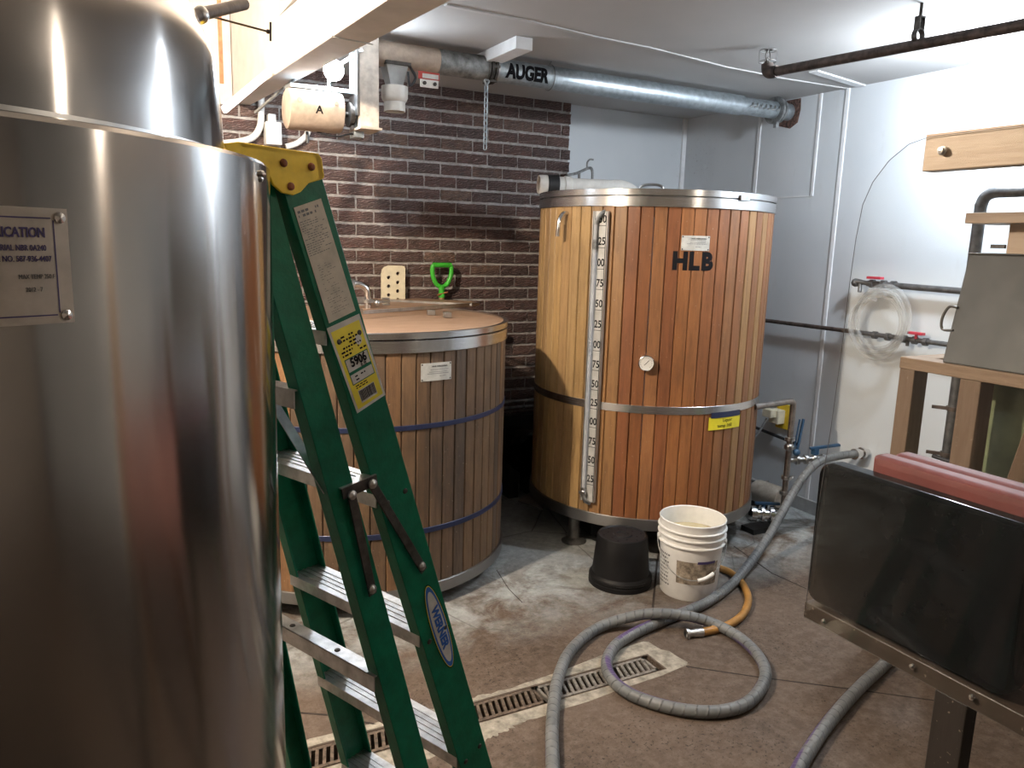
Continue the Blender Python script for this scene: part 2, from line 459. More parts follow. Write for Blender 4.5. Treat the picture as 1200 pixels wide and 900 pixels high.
_tc = {}
def glyphs(text, size, bold=0.0, ext=.0002, align='CENTER', sx=1.0):
    cu = bpy.data.curves.new('txt', 'FONT'); cu.body = text; cu.size = size; cu.align_x = align; cu.align_y = 'CENTER'
    cu.offset = bold*size; cu.extrude = ext; cu.resolution_u = 3
    o = bpy.data.objects.new('txt', cu); COL.objects.link(o)
    dg = bpy.context.evaluated_depsgraph_get()
    me = bpy.data.meshes.new_from_object(o.evaluated_get(dg))
    vs = [Vector((v.co.x*sx, v.co.y, v.co.z)) for v in me.vertices]; fs = [tuple(p.vertices) for p in me.polygons]
    bpy.data.objects.remove(o); bpy.data.curves.remove(cu); bpy.data.meshes.remove(me)
    return vs, fs
def slice_glyphs(vs, fs, step, axis):
    bm = bmesh.new(); bv = [bm.verts.new(v) for v in vs]
    for f in fs:
        try: bm.faces.new([bv[i] for i in f])
        except ValueError: pass
    lo = min(v[axis] for v in vs); hi = max(v[axis] for v in vs); c = lo+step; no = [0, 0, 0]; no[axis] = 1
    while c < hi:
        co = [0, 0, 0]; co[axis] = c
        bmesh.ops.bisect_plane(bm, geom=list(bm.verts)+list(bm.edges)+list(bm.faces), plane_co=co, plane_no=no); c += step
    bm.verts.index_update(); r = [v.co.copy() for v in bm.verts], [tuple(v.index for v in f.verts) for f in bm.faces]
    bm.free(); return r
def text(name, s, size, P, X, Y, mat, parent, bold=.0, sx=1.0, lift=.0006, align='CENTER', cyl=None, kindobj=True):
    vs, fs = glyphs(s, size, bold, align=align, sx=sx)
    mb = MB()
    if cyl:      # wrap round a vertical cylinder: (cx, cy, r, angle, z)
        cx, cy, r, a, z = cyl
        if size > .02: vs, fs = slice_glyphs(vs, fs, .008, 0)
        mb.add([(cx+(r+lift+v.z)*math.cos(a+v.x/r), cy+(r+lift+v.z)*math.sin(a+v.x/r), z+v.y) for v in vs], fs)
    else:
        P, X, Y = Vector(P), Vector(X).normalized(), Vector(Y).normalized(); N = X.cross(Y)
        mb.add([P+X*v.x+Y*v.y+N*(v.z+lift) for v in vs], fs)
    return obj(name, mb, mat, parent, smooth=False)
def wrap_patch(cx, cy, r, a0, a1, z0, z1, th, n=8):
    mb = MB()
    return mb.lathe([(r, z0), (r+th, z0), (r+th, z1), (r, z1), (r, z0)], (cx, cy, 0), (0, 0, 1), n, a0, a1)
def spline(pts, m=10):
    P = [Vector(p) for p in pts]; out = []
    for i in range(len(P)-1):
        a = P[max(i-1, 0)]; b = P[i]; c = P[i+1]; d = P[min(i+2, len(P)-1)]
        for k in range(m):
            t = k/m
            out.append(.5*((2*b)+(c-a)*t+(2*a-5*b+4*c-d)*t*t+(3*b-a-3*c+d)*t**3))
    out.append(P[-1]); return out
def ring(mb, c, axis, r0, r1, h, n=24):   # clamp-like ring centred at c
    return mb.lathe([(r0, -h/2), (r1, -h/2), (r1, h/2), (r0, h/2), (r0, -h/2)], c, axis, n)

# ================================================================== THE SETTING
XW, YW, ZC = 3.80, 4.57, 2.52
# floor with a trench for the drain
DX0, DX1, DY0, DY1 = .15, 1.825, 2.115, 2.225
mb = MB()
for a in ((-2.6, XW+.1, -2.4, DY0), (-2.6, XW+.1, DY1, YW+.1), (-2.6, DX0, DY0, DY1), (DX1, XW+.1, DY0, DY1)):
    mb.box(a[0], a[1], a[2], a[3], -.12, 0)
mb.box(DX0, DX1, DY0, DY1, -.12, -.07)
floor = struct('floor', mb, 'floor', smooth=False)
def joint(pts, wdt=.006):
    mb = MB()
    for a, b in zip(pts[:-1], pts[1:]):
        a = Vector(a); b = Vector(b); a.z = b.z = .0004
        mb.bar(a, b, (0, 0, 1), .0012, wdt)
    return obj('floor_joint', mb, 'brick_joint', floor, smooth=False)
joint([onz(804, 781), onz(885, 793), onz(1000, 808), onz(1110, 823)])
joint([onz(765, 712), onz(770, 660), onz(777, 620)], .010)
joint([onz(860, 640), onz(905, 672), onz(945, 690)], .006)
joint([onz(334, 834), onz(385, 838), onz(455, 852)], .008)
joint([onz(582, 668), onz(596, 690), onz(612, 706)], .003)
# concrete patch round the drain
mb = MB()
out = [onz(600, 806), onz(669, 782), onz(715, 764), onz(756, 751), onz(782, 764), onz(808, 778), onz(780, 790), onz(735, 805), onz(690, 822), onz(657, 832), onz(610, 848), onz(560, 872), Vector((.8, 2.02, 0)), Vector((.5, 2.03, 0)), Vector((.15, 2.0, 0)),
       Vector((.15, 2.28, 0)), Vector((.5, 2.27, 0)), Vector((.85, 2.26, 0))]
inn = [Vector((DX1+.006, DY1+.006, 0)), Vector((DX1+.006, DY0-.006, 0)), Vector((DX0, DY0-.006, 0)), Vector((DX0, DY1+.006, 0))]
bm_o = []
N = 120
def rayout(poly, c, ang):
    d = Vector((math.cos(ang), math.sin(ang), 0)); best = None
    for i in range(len(poly)):
        a, b = poly[i], poly[(i+1) % len(poly)]; e = b-a; den = d.x*e.y-d.y*e.x
        if abs(den) < 1e-9: continue
        q = a-c; t = (q.x*e.y-q.y*e.x)/den; u = (q.x*d.y-q.y*d.x)/den
        if t > 0 and -1e-6 <= u <= 1+1e-6 and (best is None or t > best): best = t
    return c+d*(best or .01)
angs = sorted([math.atan2(p.y-2.165, p.x-1.0) for p in out+inn]+[2*PI*i/N-PI for i in range(N)])
c0 = Vector((1.0, 2.165, 0)); vs = []
for a in angs:
    o_ = rayout(out, c0, a); o_ += (o_-c0).normalized()*random.uniform(-.012, .012); i_ = rayout(inn, c0, a)
    vs += [Vector((o_.x, o_.y, .0008)), Vector((i_.x, i_.y, .0016))]
K = len(angs)
mb.add(vs, [(2*i, 2*((i+1) % K), 2*((i+1) % K)+1, 2*i+1) for i in range(K)])
obj('drain_surround', mb, 'drain_patch', floor, smooth=False)
# drain grate sections lying in the trench
def grate(x0, x1, label, mat):
    t = thing('drain_grate', label, 'drain', ((x0+x1)/2, (DY0+DY1)/2, -.012), 'slotted grates of the floor drain')
    mb = MB(); y0, y1 = DY0+.004, DY1-.004
    mb.box(x0, x1, y0, y0+.014, -.012, .0005); mb.box(x0, x1, y1-.014, y1, -.012, .0005)
    mb.box(x0, x0+.01, y0, y1, -.012, .0005); mb.box(x1-.01, x1, y0, y1, -.012, .0005)
    obj('frame', mb, mat, t, smooth=False)
    n = int((x1-x0-.02)/.024)
    me = None
    for i in range(n):
        xc = x0+.012+(i+.5)*(x1-x0-.024)/n
        if me is None:
            b = MB(); b.prism([(-.0055-.010, y0+.014, -.010), (.0055-.010, y0+.014, -.010), (.0055+.010, y1-.014, -.010), (-.0055+.010, y1-.014, -.010)], (0, 0, .0104))
            me = b.mesh('slat', mat, False, (0, (DY0+DY1)/2, -.012))
        o = bpy.data.objects.new('slat', me); COL.objects.link(o); o.parent = t; o.location = (xc-(x0+x1)/2, 0, 0)
grate(1.31, 1.80, 'steel slotted drain grate section at the end inside the grey hose loop', 'drain_steel')
grate(.82, 1.30, 'rusty slotted drain grate section between the green ladder foot and the grey hose', 'drain_rusty')
grate(.33, .81, 'slotted drain grate section hidden behind the green ladder rails', 'drain_rusty')

# ceiling: the low part to the right of the beam and the high part to its left
mb = MB(); mb.box(.72, XW+.1, -2.4, YW+.1, ZC, ZC+.06)
ceil = struct('ceiling', mb, 'ceiling', smooth=False)
mb = MB(); mb.box(-2.6, .80, -2.4, YW+.1, 2.95, 3.0)
obj('ceiling_high', mb, 'ceiling', ceil, smooth=False)
def strip(pts, wdt=.03, th=.006, name='ceiling_strip', mat='ceiling_seam', par=None):
    mb = MB()
    for a, b in zip(pts[:-1], pts[1:]): mb.bar(a, b, (0, 0, 1), th, wdt)
    return obj(name, mb, mat, par or ceil, smooth=False)
strip([onz(x, y, ZC-.003) for x, y in ((522, 6), (620, 25), (700, 44), (760, 56), (816, 70), (850, 79), (893, 87))], .022)
strip([Vector((3.30, 3.0, ZC-.004)), Vector((3.79, 3.10, ZC-.004))], .05, .008, mat='trim_white')
strip([Vector((3.16, 3.22, ZC-.003)), Vector((3.79, 3.20, ZC-.003))], .02)
strip([onz(x, y, ZC-.003) for x, y in ((905, 88), (935, 79), (1000, 66), (1060, 55))], .015)
# beam between the two ceilings
a0, a1 = onz(470, -30, 2.3), onz(310, 86, 2.3); b0, b1 = onz(540, -5, 2.3), onz(440, 50, 2.3)
dA = Vector((-.0575, 1, 0)).normalized()
Al = Vector((.79, 2.35, 2.3)); Bl = Vector((.945, 2.35, 2.3))
def alongY(P, d, y): return P+d*((y-P.y)/d.y)
poly = [alongY(Al, dA, YW), alongY(Bl, Vector((-.085, 1, 0)), YW), alongY(Bl, Vector((-.085, 1, 0)), -2.4), alongY(Al, dA, -2.4)]
mb = MB(); mb.prism(poly, (0, 0, .66))
beam = struct('trim_1', mb, 'beam_white', smooth=False, bevel=.004)
mb = MB(); q = alongY(Al, dA, 2.86); mb.bar(q+Vector((-.002, 0, 0)), q+Vector((-.002, 0, .65)), dA, .010, .004)
q2 = q+Vector((.002, 0, -.002)); mb.bar(q2, q2+Vector((.15, .02, 0)), (0, 0, 1), .003, .008)
obj('seam_strip', mb, 'ceiling_seam', beam, smooth=False)

# back wall: mortar bed with bricks, white panels to the right of it
BX1 = 2.80
mb = MB(); mb.box(-2.6, XW+.1, YW+.03, YW+.15, 0, 3.0)
wall_back = struct('wall_back', mb, 'board_wall', smooth=False)
mb = MB(); mb.box(-.2, BX1-.006, YW-.009, YW+.032, .05, 2.95)
obj('mortar_bed', mb, 'mortar', wall_back, smooth=False)
mb = MB(); mb.box(BX1-.01, XW, YW+.012, YW+.032, 0, ZC)
obj('wall_panel', mb, 'wall_panel', wall_back, smooth=False)
mb = MB(); mb.box(XW-.035, XW, YW-.004, YW+.014, 0, ZC)
obj('batten', mb, 'trim_white', wall_back, smooth=False, bevel=.002)
mb = MB(); mb.box(-.6, .66, YW-.04, YW+.01, 2.285, 2.949); obj('bulkhead', mb, 'beam_white', wall_back, smooth=False)
CH = .0767; BL = .2145; BW, BH = .203, .0605
z_m = ony(492.7, 142.7, YW-.01).z            # a bed joint seen in the photograph
x_j = ony(370+403/3.75, 80+372/3.75, YW-.01).x   # a head joint of the course below it... two down
def brick_mesh(w_, seed):
    rnd = random.Random(seed); mb = MB(); nx, nz = 7, 3
    y0 = -.016; vs = []; fs = []
    for j in range(nz+1):
        for i in range(nx+1):
            x = -w_/2+w_*i/nx; z = -BH/2+BH*j/nz; edge = i in (0, nx) or j in (0, nz)
            y = y0+rnd.uniform(-.0028, .0022)+(.003 if edge else 0)
            vs.append((x+(rnd.uniform(-.002, .002) if edge else 0), y, z+(rnd.uniform(-.0018, .0018) if j in (0, nz) else rnd.uniform(-.004, .004))))
    W = nx+1
    for j in range(nz):
        for i in range(nx): fs.append((j*W+i, j*W+i+1, (j+1)*W+i+1, (j+1)*W+i))
    rim = [j for j in range(W)]+[(j+1)*W-1 for j in range(1, nz+1)]+[nz*W+i for i in range(nx-1, -1, -1)]+[j*W for j in range(nz-1, 0, -1)]
    o = len(vs)
    for k in rim: vs.append((vs[k][0], .004, vs[k][2]))
    n = len(rim)
    for k in range(n): fs.append((rim[k], rim[(k+1) % n], o+(k+1) % n, o+k))
    mb.add(vs, fs); return mb
full = [brick_mesh(BW, s).mesh('brick', 'brick', False) for s in range(6)]
halfc = {}
bcount = 0; rest = MB()
base_w = wloc(wall_back)
ncourse_top = int((2.95-z_m)/CH)
for k in range(-30, ncourse_top+1):
    zc = z_m+CH*(k+.5)
    if zc < .1: continue
    off = x_j+(BL/2 if (k % 2) else 0)
    x = off-BL*14
    while x < BX1-.02:
        xa, xb = x+.0055, x+BL-.0055
        x += BL
        if xb < -.1: continue
        if xa > BX1-.03: continue
        cut = False
        if xb > BX1+.03:
            xb = BX1+random.uniform(-.008, .010); cut = True
            if xb-xa < .035: continue
        vis = (zc > 1.10 and xb > .42 and zc < 2.56) or (zc > .40 and xb > 1.80)
        wd = xb-xa
        if vis and bcount < 300:
            if cut:
                key = round(wd, 2); me = halfc.setdefault(key, brick_mesh(wd, int(key*1000)).mesh('brick', 'brick', False))
            else: me = random.choice(full)
            o = bpy.data.objects.new('brick', me); COL.objects.link(o); o.parent = wall_back
            o.location = Vector(((xa+xb)/2, YW-.002+random.uniform(-.0015, .0015), zc))-base_w
            if not cut and random.random() < .5: o.rotation_euler = (0, PI, 0)
            bcount += 1
        elif not (zc > 2.56 and xb > .8):
            b = brick_mesh(wd, bcount+int(zc*100)); rest.add([p+Vector(((xa+xb)/2, YW-.002, zc)) for p in b.v], b.f)
obj('brick', rest, 'brick', wall_back, smooth=False, kind='stuff')

# right wall: white panels with battens, low kerb board
mb = MB(); mb.box(XW, XW+.12, -2.4, YW+.15, 0, 3.0)
wall_right = struct('wall_right', mb, 'wall_panel', smooth=False)
for px, py, z0 in ((888, 180, 0), (994.5, 104, 0)):
    Y = onx(px, py, XW).y
    mb = MB(); mb.box(XW-.006, XW+.002, Y-.013, Y+.013, z0, ZC); obj('batten', mb, 'trim_white', wall_right, smooth=False, bevel=.002)
Y = onx(961, 130, XW).y
mb = MB(); mb.box(XW-.006, XW+.002, Y-.010, Y+.010, 1.93, ZC); obj('batten', mb, 'trim_white', wall_right, smooth=False, bevel=.002)
mb = MB(); mb.box(XW-.003, XW+.002, Y, YW-.6, 1.928, 1.936); obj('panel_seam', mb, 'trim_white', wall_right, smooth=False)
mb = MB()
AE = Vector((XW, 3.617, 2.45))     # where the auger pipe goes through
pts = [(-.10, -.075), (.02, -.105), (.085, -.075), (.10, .0), (.095, .065), (-.09, .065)]
mb.prism([(XW-.004, AE.y-a*.9, AE.z+b) for a, b in pts], (.006, 0, 0)); obj('wall_hole', mb, 'hole_brown', wall_right, smooth=False, label='ragged rusty hole round the auger pipe')
mb = MB(); mb.box(XW-.014, XW+.002, 1.5, YW, 0, .085)
struct('baseboard_right', mb, 'grey_paint_board', smooth=False, bevel=.003)
mb = MB(); mb.box(-2.7, -2.6, -2.4, YW+.15, 0, 3.0); struct('wall_left', mb, 'board_wall', smooth=False)
mb = MB(); mb.box(-2.7, XW+.12, -2.5, -2.4, 0, 3.0); struct('wall_rear', mb, 'board_wall', smooth=False)

# ================================================================== BARRELS
def stave_mesh(r, th, width_ang, z0, z1, mat, n=3):
    mb = MB(); g = .0016/r; ch = .0035/r; a = width_ang/2
    sec = [(r-th, -a+g), (r-.004, -a+g), (r, -a+g+ch)]+[(r, -a+g+ch+(2*a-2*g-2*ch)*i/n) for i in range(1, n)]+[(r, a-g-ch), (r-.004, a-g), (r-th, a-g)]
    vs = [(q*math.cos(b), q*math.sin(b), z) for z in (z0, z1) for q, b in sec]; m = len(sec)
    fs = [(i, (i+1) % m, m+(i+1) % m, m+i) for i in range(m)]+[tuple(range(m))[::-1], tuple(range(m, 2*m))]
    mb.add(vs, fs)
    return mb.mesh('stave', mat, False)
def staves(root, r, count, z0, z1, mat, colf, phase=0):
    me = stave_mesh(r, .032, 2*PI/count, z0-root.location.z, z1-root.location.z, mat)
    for i in range(count):
        a = 2*PI*(i+.5)/count+phase
        o = bpy.data.objects.new('stave', me); COL.objects.link(o); o.parent = root
        o.rotation_euler = (0, 0, a); o.color = (*colf(math.degrees(math.atan2(math.sin(a), math.cos(a)))), 1)
def hoop(root, cx, cy, r, z0, z1, th, mat, name='hoop', label=None, n=96):
    mb = MB(); b = min(.0015, th/3)
    mb.lathe([(r-.001, z0), (r+th-b, z0), (r+th, z0+b), (r+th, z1-b), (r+th-b, z1), (r-.001, z1), (r-.001, z0)], (cx, cy, 0), (0, 0, 1), n)
    return obj(name, mb, mat, root, label=label)
rb = random.Random(3)
# --- tall barrel
BX, BY, BR = 2.716, 3.495, .632
big = thing('wooden_tank', 'tall cedar-staved tank lettered HLB with numbered level gauge, beside the right wall', 'barrel', (BX, BY, 0))
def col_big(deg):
    # paler left-hand staves: partly wood colour, partly lamp light put into the tint
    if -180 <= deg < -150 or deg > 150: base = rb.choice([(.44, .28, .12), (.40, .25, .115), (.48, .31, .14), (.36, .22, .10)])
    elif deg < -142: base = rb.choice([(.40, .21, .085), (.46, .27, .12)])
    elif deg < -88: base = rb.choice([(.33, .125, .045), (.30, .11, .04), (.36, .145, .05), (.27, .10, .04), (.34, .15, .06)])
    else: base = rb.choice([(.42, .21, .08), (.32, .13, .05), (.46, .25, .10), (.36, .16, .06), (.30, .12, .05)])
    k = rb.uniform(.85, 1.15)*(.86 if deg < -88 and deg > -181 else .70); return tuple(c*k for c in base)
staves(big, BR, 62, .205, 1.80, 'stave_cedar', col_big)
mb = MB(); mb.lathe([(.001, .24), (BR-.02, .24), (BR-.02, .20), (.001, .20)], (BX, BY, 0), (0, 0, 1), 48); obj('bottom', mb, 'hoop_dull', big)
hoop(big, BX, BY, BR, .176, .235, .010, 'hoop_dull', label='dull grey bottom hoop')
hoop(big, BX, BY, BR, .784, .824, .004, 'steel')
hoop(big, BX, BY, BR, 1.790, 1.838, .008, 'steel')
lid = hoop(big, BX, BY, BR-.01, 1.843, 1.873, .018, 'steel', 'lid_rim')
mb = MB(); mb.lathe([(.001, 1.868), (BR-.012, 1.866), (BR-.012, 1.84), (.001, 1.84)], (BX, BY, 0), (0, 0, 1), 96); obj('lid', mb, 'steel_plain', big)
# clip on lid rim
pa = R(-86.8)
mb = MB(); mb.obox((BX+(BR+.014)*math.cos(pa), BY+(BR+.014)*math.sin(pa), 1.846), (.030, 0, 0), (0, .006, 0), (0, 0, .014)); obj('lid_hinge', mb, 'steel_plain', big, bevel=.002)
mb = MB(); hq_ = onz(751, 219, 1.915); hr_ = onz(776, 219, 1.915); mb.tube(spline([(hq_.x, hq_.y, 1.866), hq_, hq_.lerp(hr_, .5)+Vector((0, 0, .012)), hr_, (hr_.x, hr_.y, 1.866)], 6), .007, 8); obj('lid_handle', mb, 'steel_plain', big)
# level gauge board
ga = R(-150.8); gx, gy = math.cos(ga), math.sin(ga); gt_ = Vector((-gy, gx, 0)); gn_ = Vector((gx, gy, 0))
GC = Vector((BX, BY, 0))+gn_*(BR+.014)
gauge = MB(); gauge.obox(GC+Vector((0, 0, 1.03)), gt_*.040, gn_*.008, Vector((0, 0, .735))); gz0, gz1 = .295, 1.765
gauge = obj('gauge_board', gauge, 'gauge_face', big, smooth=False, bevel=.001)
mb = MB()
for s in (-1, 1): mb.obox(GC+gt_*s*.0385+gn_*.010+Vector((0, 0, 1.03)), gt_*.0018, gn_*.004, Vector((0, 0, .735)))
obj('gauge_edge', mb, 'steel_plain', gauge, smooth=False)
mb = MB()
mb.obox(GC+gt_*.031+gn_*.0085+Vector((0, 0, 1.03)), gt_*.0014, gn_*.0004, Vector((0, 0, .735)))
mb.obox(GC-gt_*.029+gn_*.0085+Vector((0, 0, 1.03)), gt_*.0012, gn_*.0004, Vector((0, 0, .735)))
nums = ['50', '25', '00', '75', '50', '25', '00', '75', '50', '25', '00', '75', '50', '25']
ys = [257, 283, 308, 332, 356, 380, 404, 427, 450, 472, 494, 517, 539, 561]
for s_, py in zip(nums, ys):
    P = onp(704-(py-257)*.045, py, GC+gn_*.008, gn_); z = P.z
    text('gauge_number', s_, .052, Vector((GC.x, GC.y, z))+gt_*.012+gn_*.008, gt_, (0, 0, 1), 'ink', gauge, bold=.018, sx=.76)
    mb.obox(Vector((GC.x, GC.y, z-.030))+gt_*.012+gn_*.0085, gt_*.020, gn_*.0004, Vector((0, 0, .0012)))
obj('gauge_marks', mb, 'ink', gauge, smooth=False)
mb = MB(); q = GC-gt_*.018+gn_*.020; mb.tube([q+Vector((0, 0, .33)), q+Vector((0, 0, 1.70))], .0105, 12); obj('sight_tube', mb, 'sight_tube', big)
mb = MB(); mb.tube(spline([q+Vector((0, 0, 1.62)), q+Vector((0, 0, 1.70)), q+gt_*.02+Vector((0, 0, 1.745)), q+gt_*.035-gn_*.02+Vector((0, 0, 1.765))], 6), .010, 10)
mb.tube([q+Vector((0, 0, 1.58)), q+Vector((0, 0, 1.63))], .0115, 10); obj('sight_fitting', mb, 'galvanised_old', big)
mb = MB(); mb.tube(spline([q+Vector((0, 0, .37)), q+Vector((0, 0, .33)), q+gt_*.015-Vector((0, 0, -.300)), q+gt_*.03-gn_*.02+Vector((0, 0, .285))], 6), .011, 10); mb.sphere(q+Vector((0, 0, .345)), .016, 8)
mb.obox(q+gn_*.012+Vector((0, 0, .345)), gt_*.018, gn_*.006, Vector((0, 0, .006))); obj('drain_cock', mb, 'steel_plain', big)
# overflow spout
sa = R(-171); P0 = Vector((BX+BR*math.cos(sa), BY+BR*math.sin(sa), 1.755)); ov = Vector((math.cos(sa), math.sin(sa), 0))
mb = MB(); mb.tube(spline([P0-ov*.01, P0+ov*.025, P0+ov*.05-Vector((0, 0, .03)), P0+ov*.058-Vector((0, 0, .075)), P0+ov*.06-Vector((0, 0, .115))], 6), .011, 14); obj('overflow_spout', mb, 'chrome', big)
# thermometer
ta = R(-127.5); tn = Vector((math.cos(ta), math.sin(ta), 0)); tt = Vector((-tn.y, tn.x, 0)); T0 = Vector((BX, BY, 1.043))+tn*BR
mb = MB(); mb.lathe([(.012, 0), (.012, .012), (.036, .012), (.0385, .018), (.0385, .036), (.035, .038), (.034, .034)], T0, tn, 32); th = obj('thermometer', mb, 'chrome', big)
mb = MB(); mb.lathe([(.0001, .0345), (.0345, .0345)], T0, tn, 32); obj('dial_face', mb, 'dial_face', th)
mb = MB()
for i in range(21):
    a = R(225-270*i/20); d = tt*math.cos(a)+Vector((0, 0, 1))*math.sin(a); mb.bar(T0+tn*.035+d*.025, T0+tn*.035+d*.030, tn, .0004, .0012)
d = (tt*.7+Vector((0, 0, .75))).normalized(); mb.bar(T0+tn*.0355-d*.014, T0+tn*.0355+d*.021, tn, .0006, .0024); obj('pointer', mb, 'ink', th, smooth=False)
# data plate, letters
def curved_plate(root, cx, cy, r, a0, a1, z0, z1, lines, mat, head, headmat='ink', rv='steel_dark'):
    pl = obj('data_plate', wrap_patch(cx, cy, r+.001, a0, a1, z0, z1, .0015), mat, root, smooth=False, label='small metal maker\'s plate with printed lines')
    for a in (a0+.006/r, a1-.006/r):
        for z in (z0+.006, z1-.006):
            n_ = Vector((math.cos(a), math.sin(a), 0)); mb = MB(); mb.lathe([(.0035, 0), (.003, .0018), (.0001, .0025)], Vector((cx, cy, z))+n_*(r+.0025), n_, 10); obj('rivet', mb, rv, pl)
    mb = MB(); rr = r+.0028; am = (a0+a1)/2
    for (u0, u1, v) in lines:
        b0 = a0+(a1-a0)*u0; b1 = a0+(a1-a0)*u1; z = z0+(z1-z0)*v; u = u0
        while u < u1:
            wl = random.uniform(.02, .06); c0_ = a0+(a1-a0)*u; c1_ = a0+(a1-a0)*min(u+wl, u1)
            mb.lathe([(rr, z-.0012), (rr+.0001, z+.0012)], (cx, cy, 0), (0, 0, 1), 1, c0_, c1_); u += wl+.012
    if lines: obj('fine_print', mb, 'ink_grey', pl, smooth=False)
    return pl
curved_plate(big, BX, BY, BR, R(-115.6), R(-102.8), 1.590, 1.660, [(.3, .85, .68), (.3, .85, .55), (.2, .9, .45), (.5, .7, .25)], 'label_white', None)
text('fine_print', 'TANK FABRICATION', .0085, None, None, None, 'ink', big, bold=.01, cyl=(BX, BY, BR+.0025, R(-108), 1.646))
for ch, px in (('H', 797), ('L', 813.2), ('B', 828.5)):
    aa = None
    d = ray(px, 306); A = d.x**2+d.y**2; B_ = -2*(d.x*BX+d.y*BY); C_ = BX*BX+BY*BY-BR*BR
    t = (-B_-math.sqrt(B_*B_-4*A*C_))/2/A; P = CAM+d*t; aa = math.atan2(P.y-BY, P.x-BX)
    text('letter', ch, .112, None, None, None, 'ink', big, bold=.06, sx=.93, lift=.0008, cyl=(BX, BY, BR, aa, 1.536))
# yellow tag taped under middle hoop
mb = wrap_patch(BX, BY, BR+.003, R(-96.5), R(-76.5), .700, .766, .0012); tg = obj('paper_tag', mb, 'tag_yellow', big, smooth=False, label='yellow handwritten tag')
text('handwriting', 'Liquor', .026, None, None, None, 'ink', tg, sx=1.0, lift=.0018, cyl=(BX, BY, BR+.003, R(-85.5), .747))
text('handwriting', 'temp 168', .026, None, None, None, 'ink', tg, sx=1.0, lift=.0018, cyl=(BX, BY, BR+.003, R(-87), .719))
mb = wrap_patch(BX, BY, BR+.005, R(-95.5), R(-77), .762, .790, .0012); obj('tape', mb, 'strap_blue', big, smooth=False, label='blue tape strip')
# legs
F0 = onz(663, 637)
mb = MB(); mb.lathe([(.001, .17), (BR-.03, .17), (BR-.03, .195), (.001, .195)], (BX, BY, 0), (0, 0, 1), 48); obj('skid', mb, 'black_matte', big)
a_f = math.atan2(F0.y-BY, F0.x-BX); rf = (F0-Vector((BX, BY, 0))).length-.06
for k in range(4):
    a = a_f+PI/2*k; c = Vector((BX+rf*math.cos(a), BY+rf*math.sin(a), 0))
    mb = MB(); mb.lathe([(.032, .02), (.032, .18)], c, (0, 0, 1), 20, cap=True); lg = obj('leg', mb, 'leg_steel', big)
    mb = MB(); mb.lathe([(.001, 0), (.066, 0), (.068, .006), (.060, .012), (.034, .026), (.001, .026)], c, (0, 0, 1), 28); obj('foot', mb, 'leg_steel', lg)
mb = MB(); P = [onz(607, 588, .16), onz(636, 598, .16), onz(640, 592, .16), onz(628, 573, .16)]
mb.prism(P, (0, 0, .008)); obj('base_plate', mb, 'leg_steel', big, smooth=False)
mb = MB(); mb.box(2.75, 2.90, 3.02, 3.35, .0, .17); mb.box(2.3, 3.1, 3.35, 3.5, .02, .17); obj('crossbeam', mb, 'black_matte', big, smooth=False, bevel=.004)

# --- short barrel
SX, SY, SR = 1.087, 3.684, .728
small = thing('wooden_tank', 'short wide cedar-staved tank with flat plank lid, behind the green ladder', 'barrel', (SX, SY, 0))
def col_small(deg):
    base = rb.choice([(.23, .135, .07), (.18, .11, .065), (.26, .155, .08), (.15, .10, .065), (.31, .165, .075), (.20, .125, .075)])
    k = rb.uniform(.85, 1.15)*.72; return tuple(c*k for c in base)
staves(small, SR, 70, .08, 1.18, 'stave_old', col_small)
mb = MB(); mb.lathe([(.001, .09), (SR-.02, .09), (SR-.02, .06), (.001, .06)], (SX, SY, 0), (0, 0, 1), 48); obj('bottom', mb, 'black_matte', small)
hoop(small, SX, SY, SR, .062, .115, .010, 'hoop_dull', label='dull grey bottom hoop')
hoop(small, SX, SY, SR, .352, .376, .004, 'strap_blue', 'strap', 'dark blue strap')
hoop(small, SX, SY, SR, .818, .840, .004, 'strap_blue', 'strap', 'dark blue strap')
hoop(small, SX, SY, SR, 1.145, 1.196, .008, 'steel')
hoop(small, SX, SY, SR-.012, 1.202, 1.228, .022, 'steel', 'lid_rim')
# lid boards, one by one, across the circle
lr = SR-.013; nb = 11; bw = 2*lr/nb
for i in range(nb):
    y0 = -lr+i*bw+.001; y1 = -lr+(i+1)*bw-.001; pts = []
    for yy in [y0+(y1-y0)*k/5 for k in range(6)]: pts.append((math.sqrt(max(lr*lr-yy*yy, .0004)), yy))
    poly = [Vector((SX+a, SY+b, 1.206)) for a, b in pts]+[Vector((SX-a, SY+b, 1.206)) for a, b in reversed(pts)]
    mb = MB(); mb.prism(poly, (0, 0, .014)); obj('lid_board', mb, 'lid_wood', small, smooth=False)
for k in range(6):
    a = R(-85)+PI/3*k; mb = MB(); mb.cyl((SX+.6*math.cos(a), SY+.6*math.sin(a), 0), (SX+.6*math.cos(a), SY+.6*math.sin(a), .065), .045, 20); obj('leg', mb, 'black_matte', small)
curved_plate(small, SX, SY, SR, R(-86), R(-74.2), 1.022, 1.098, [(.3, .9, .62), (.25, .85, .5), (.2, .9, .4), (.6, .8, .25)], 'label_white', None)
text('fine_print', 'TANK FABRICATION', .0085, None, None, None, 'ink', small, bold=.01, cyl=(SX, SY, SR+.0025, R(-79), 1.083))
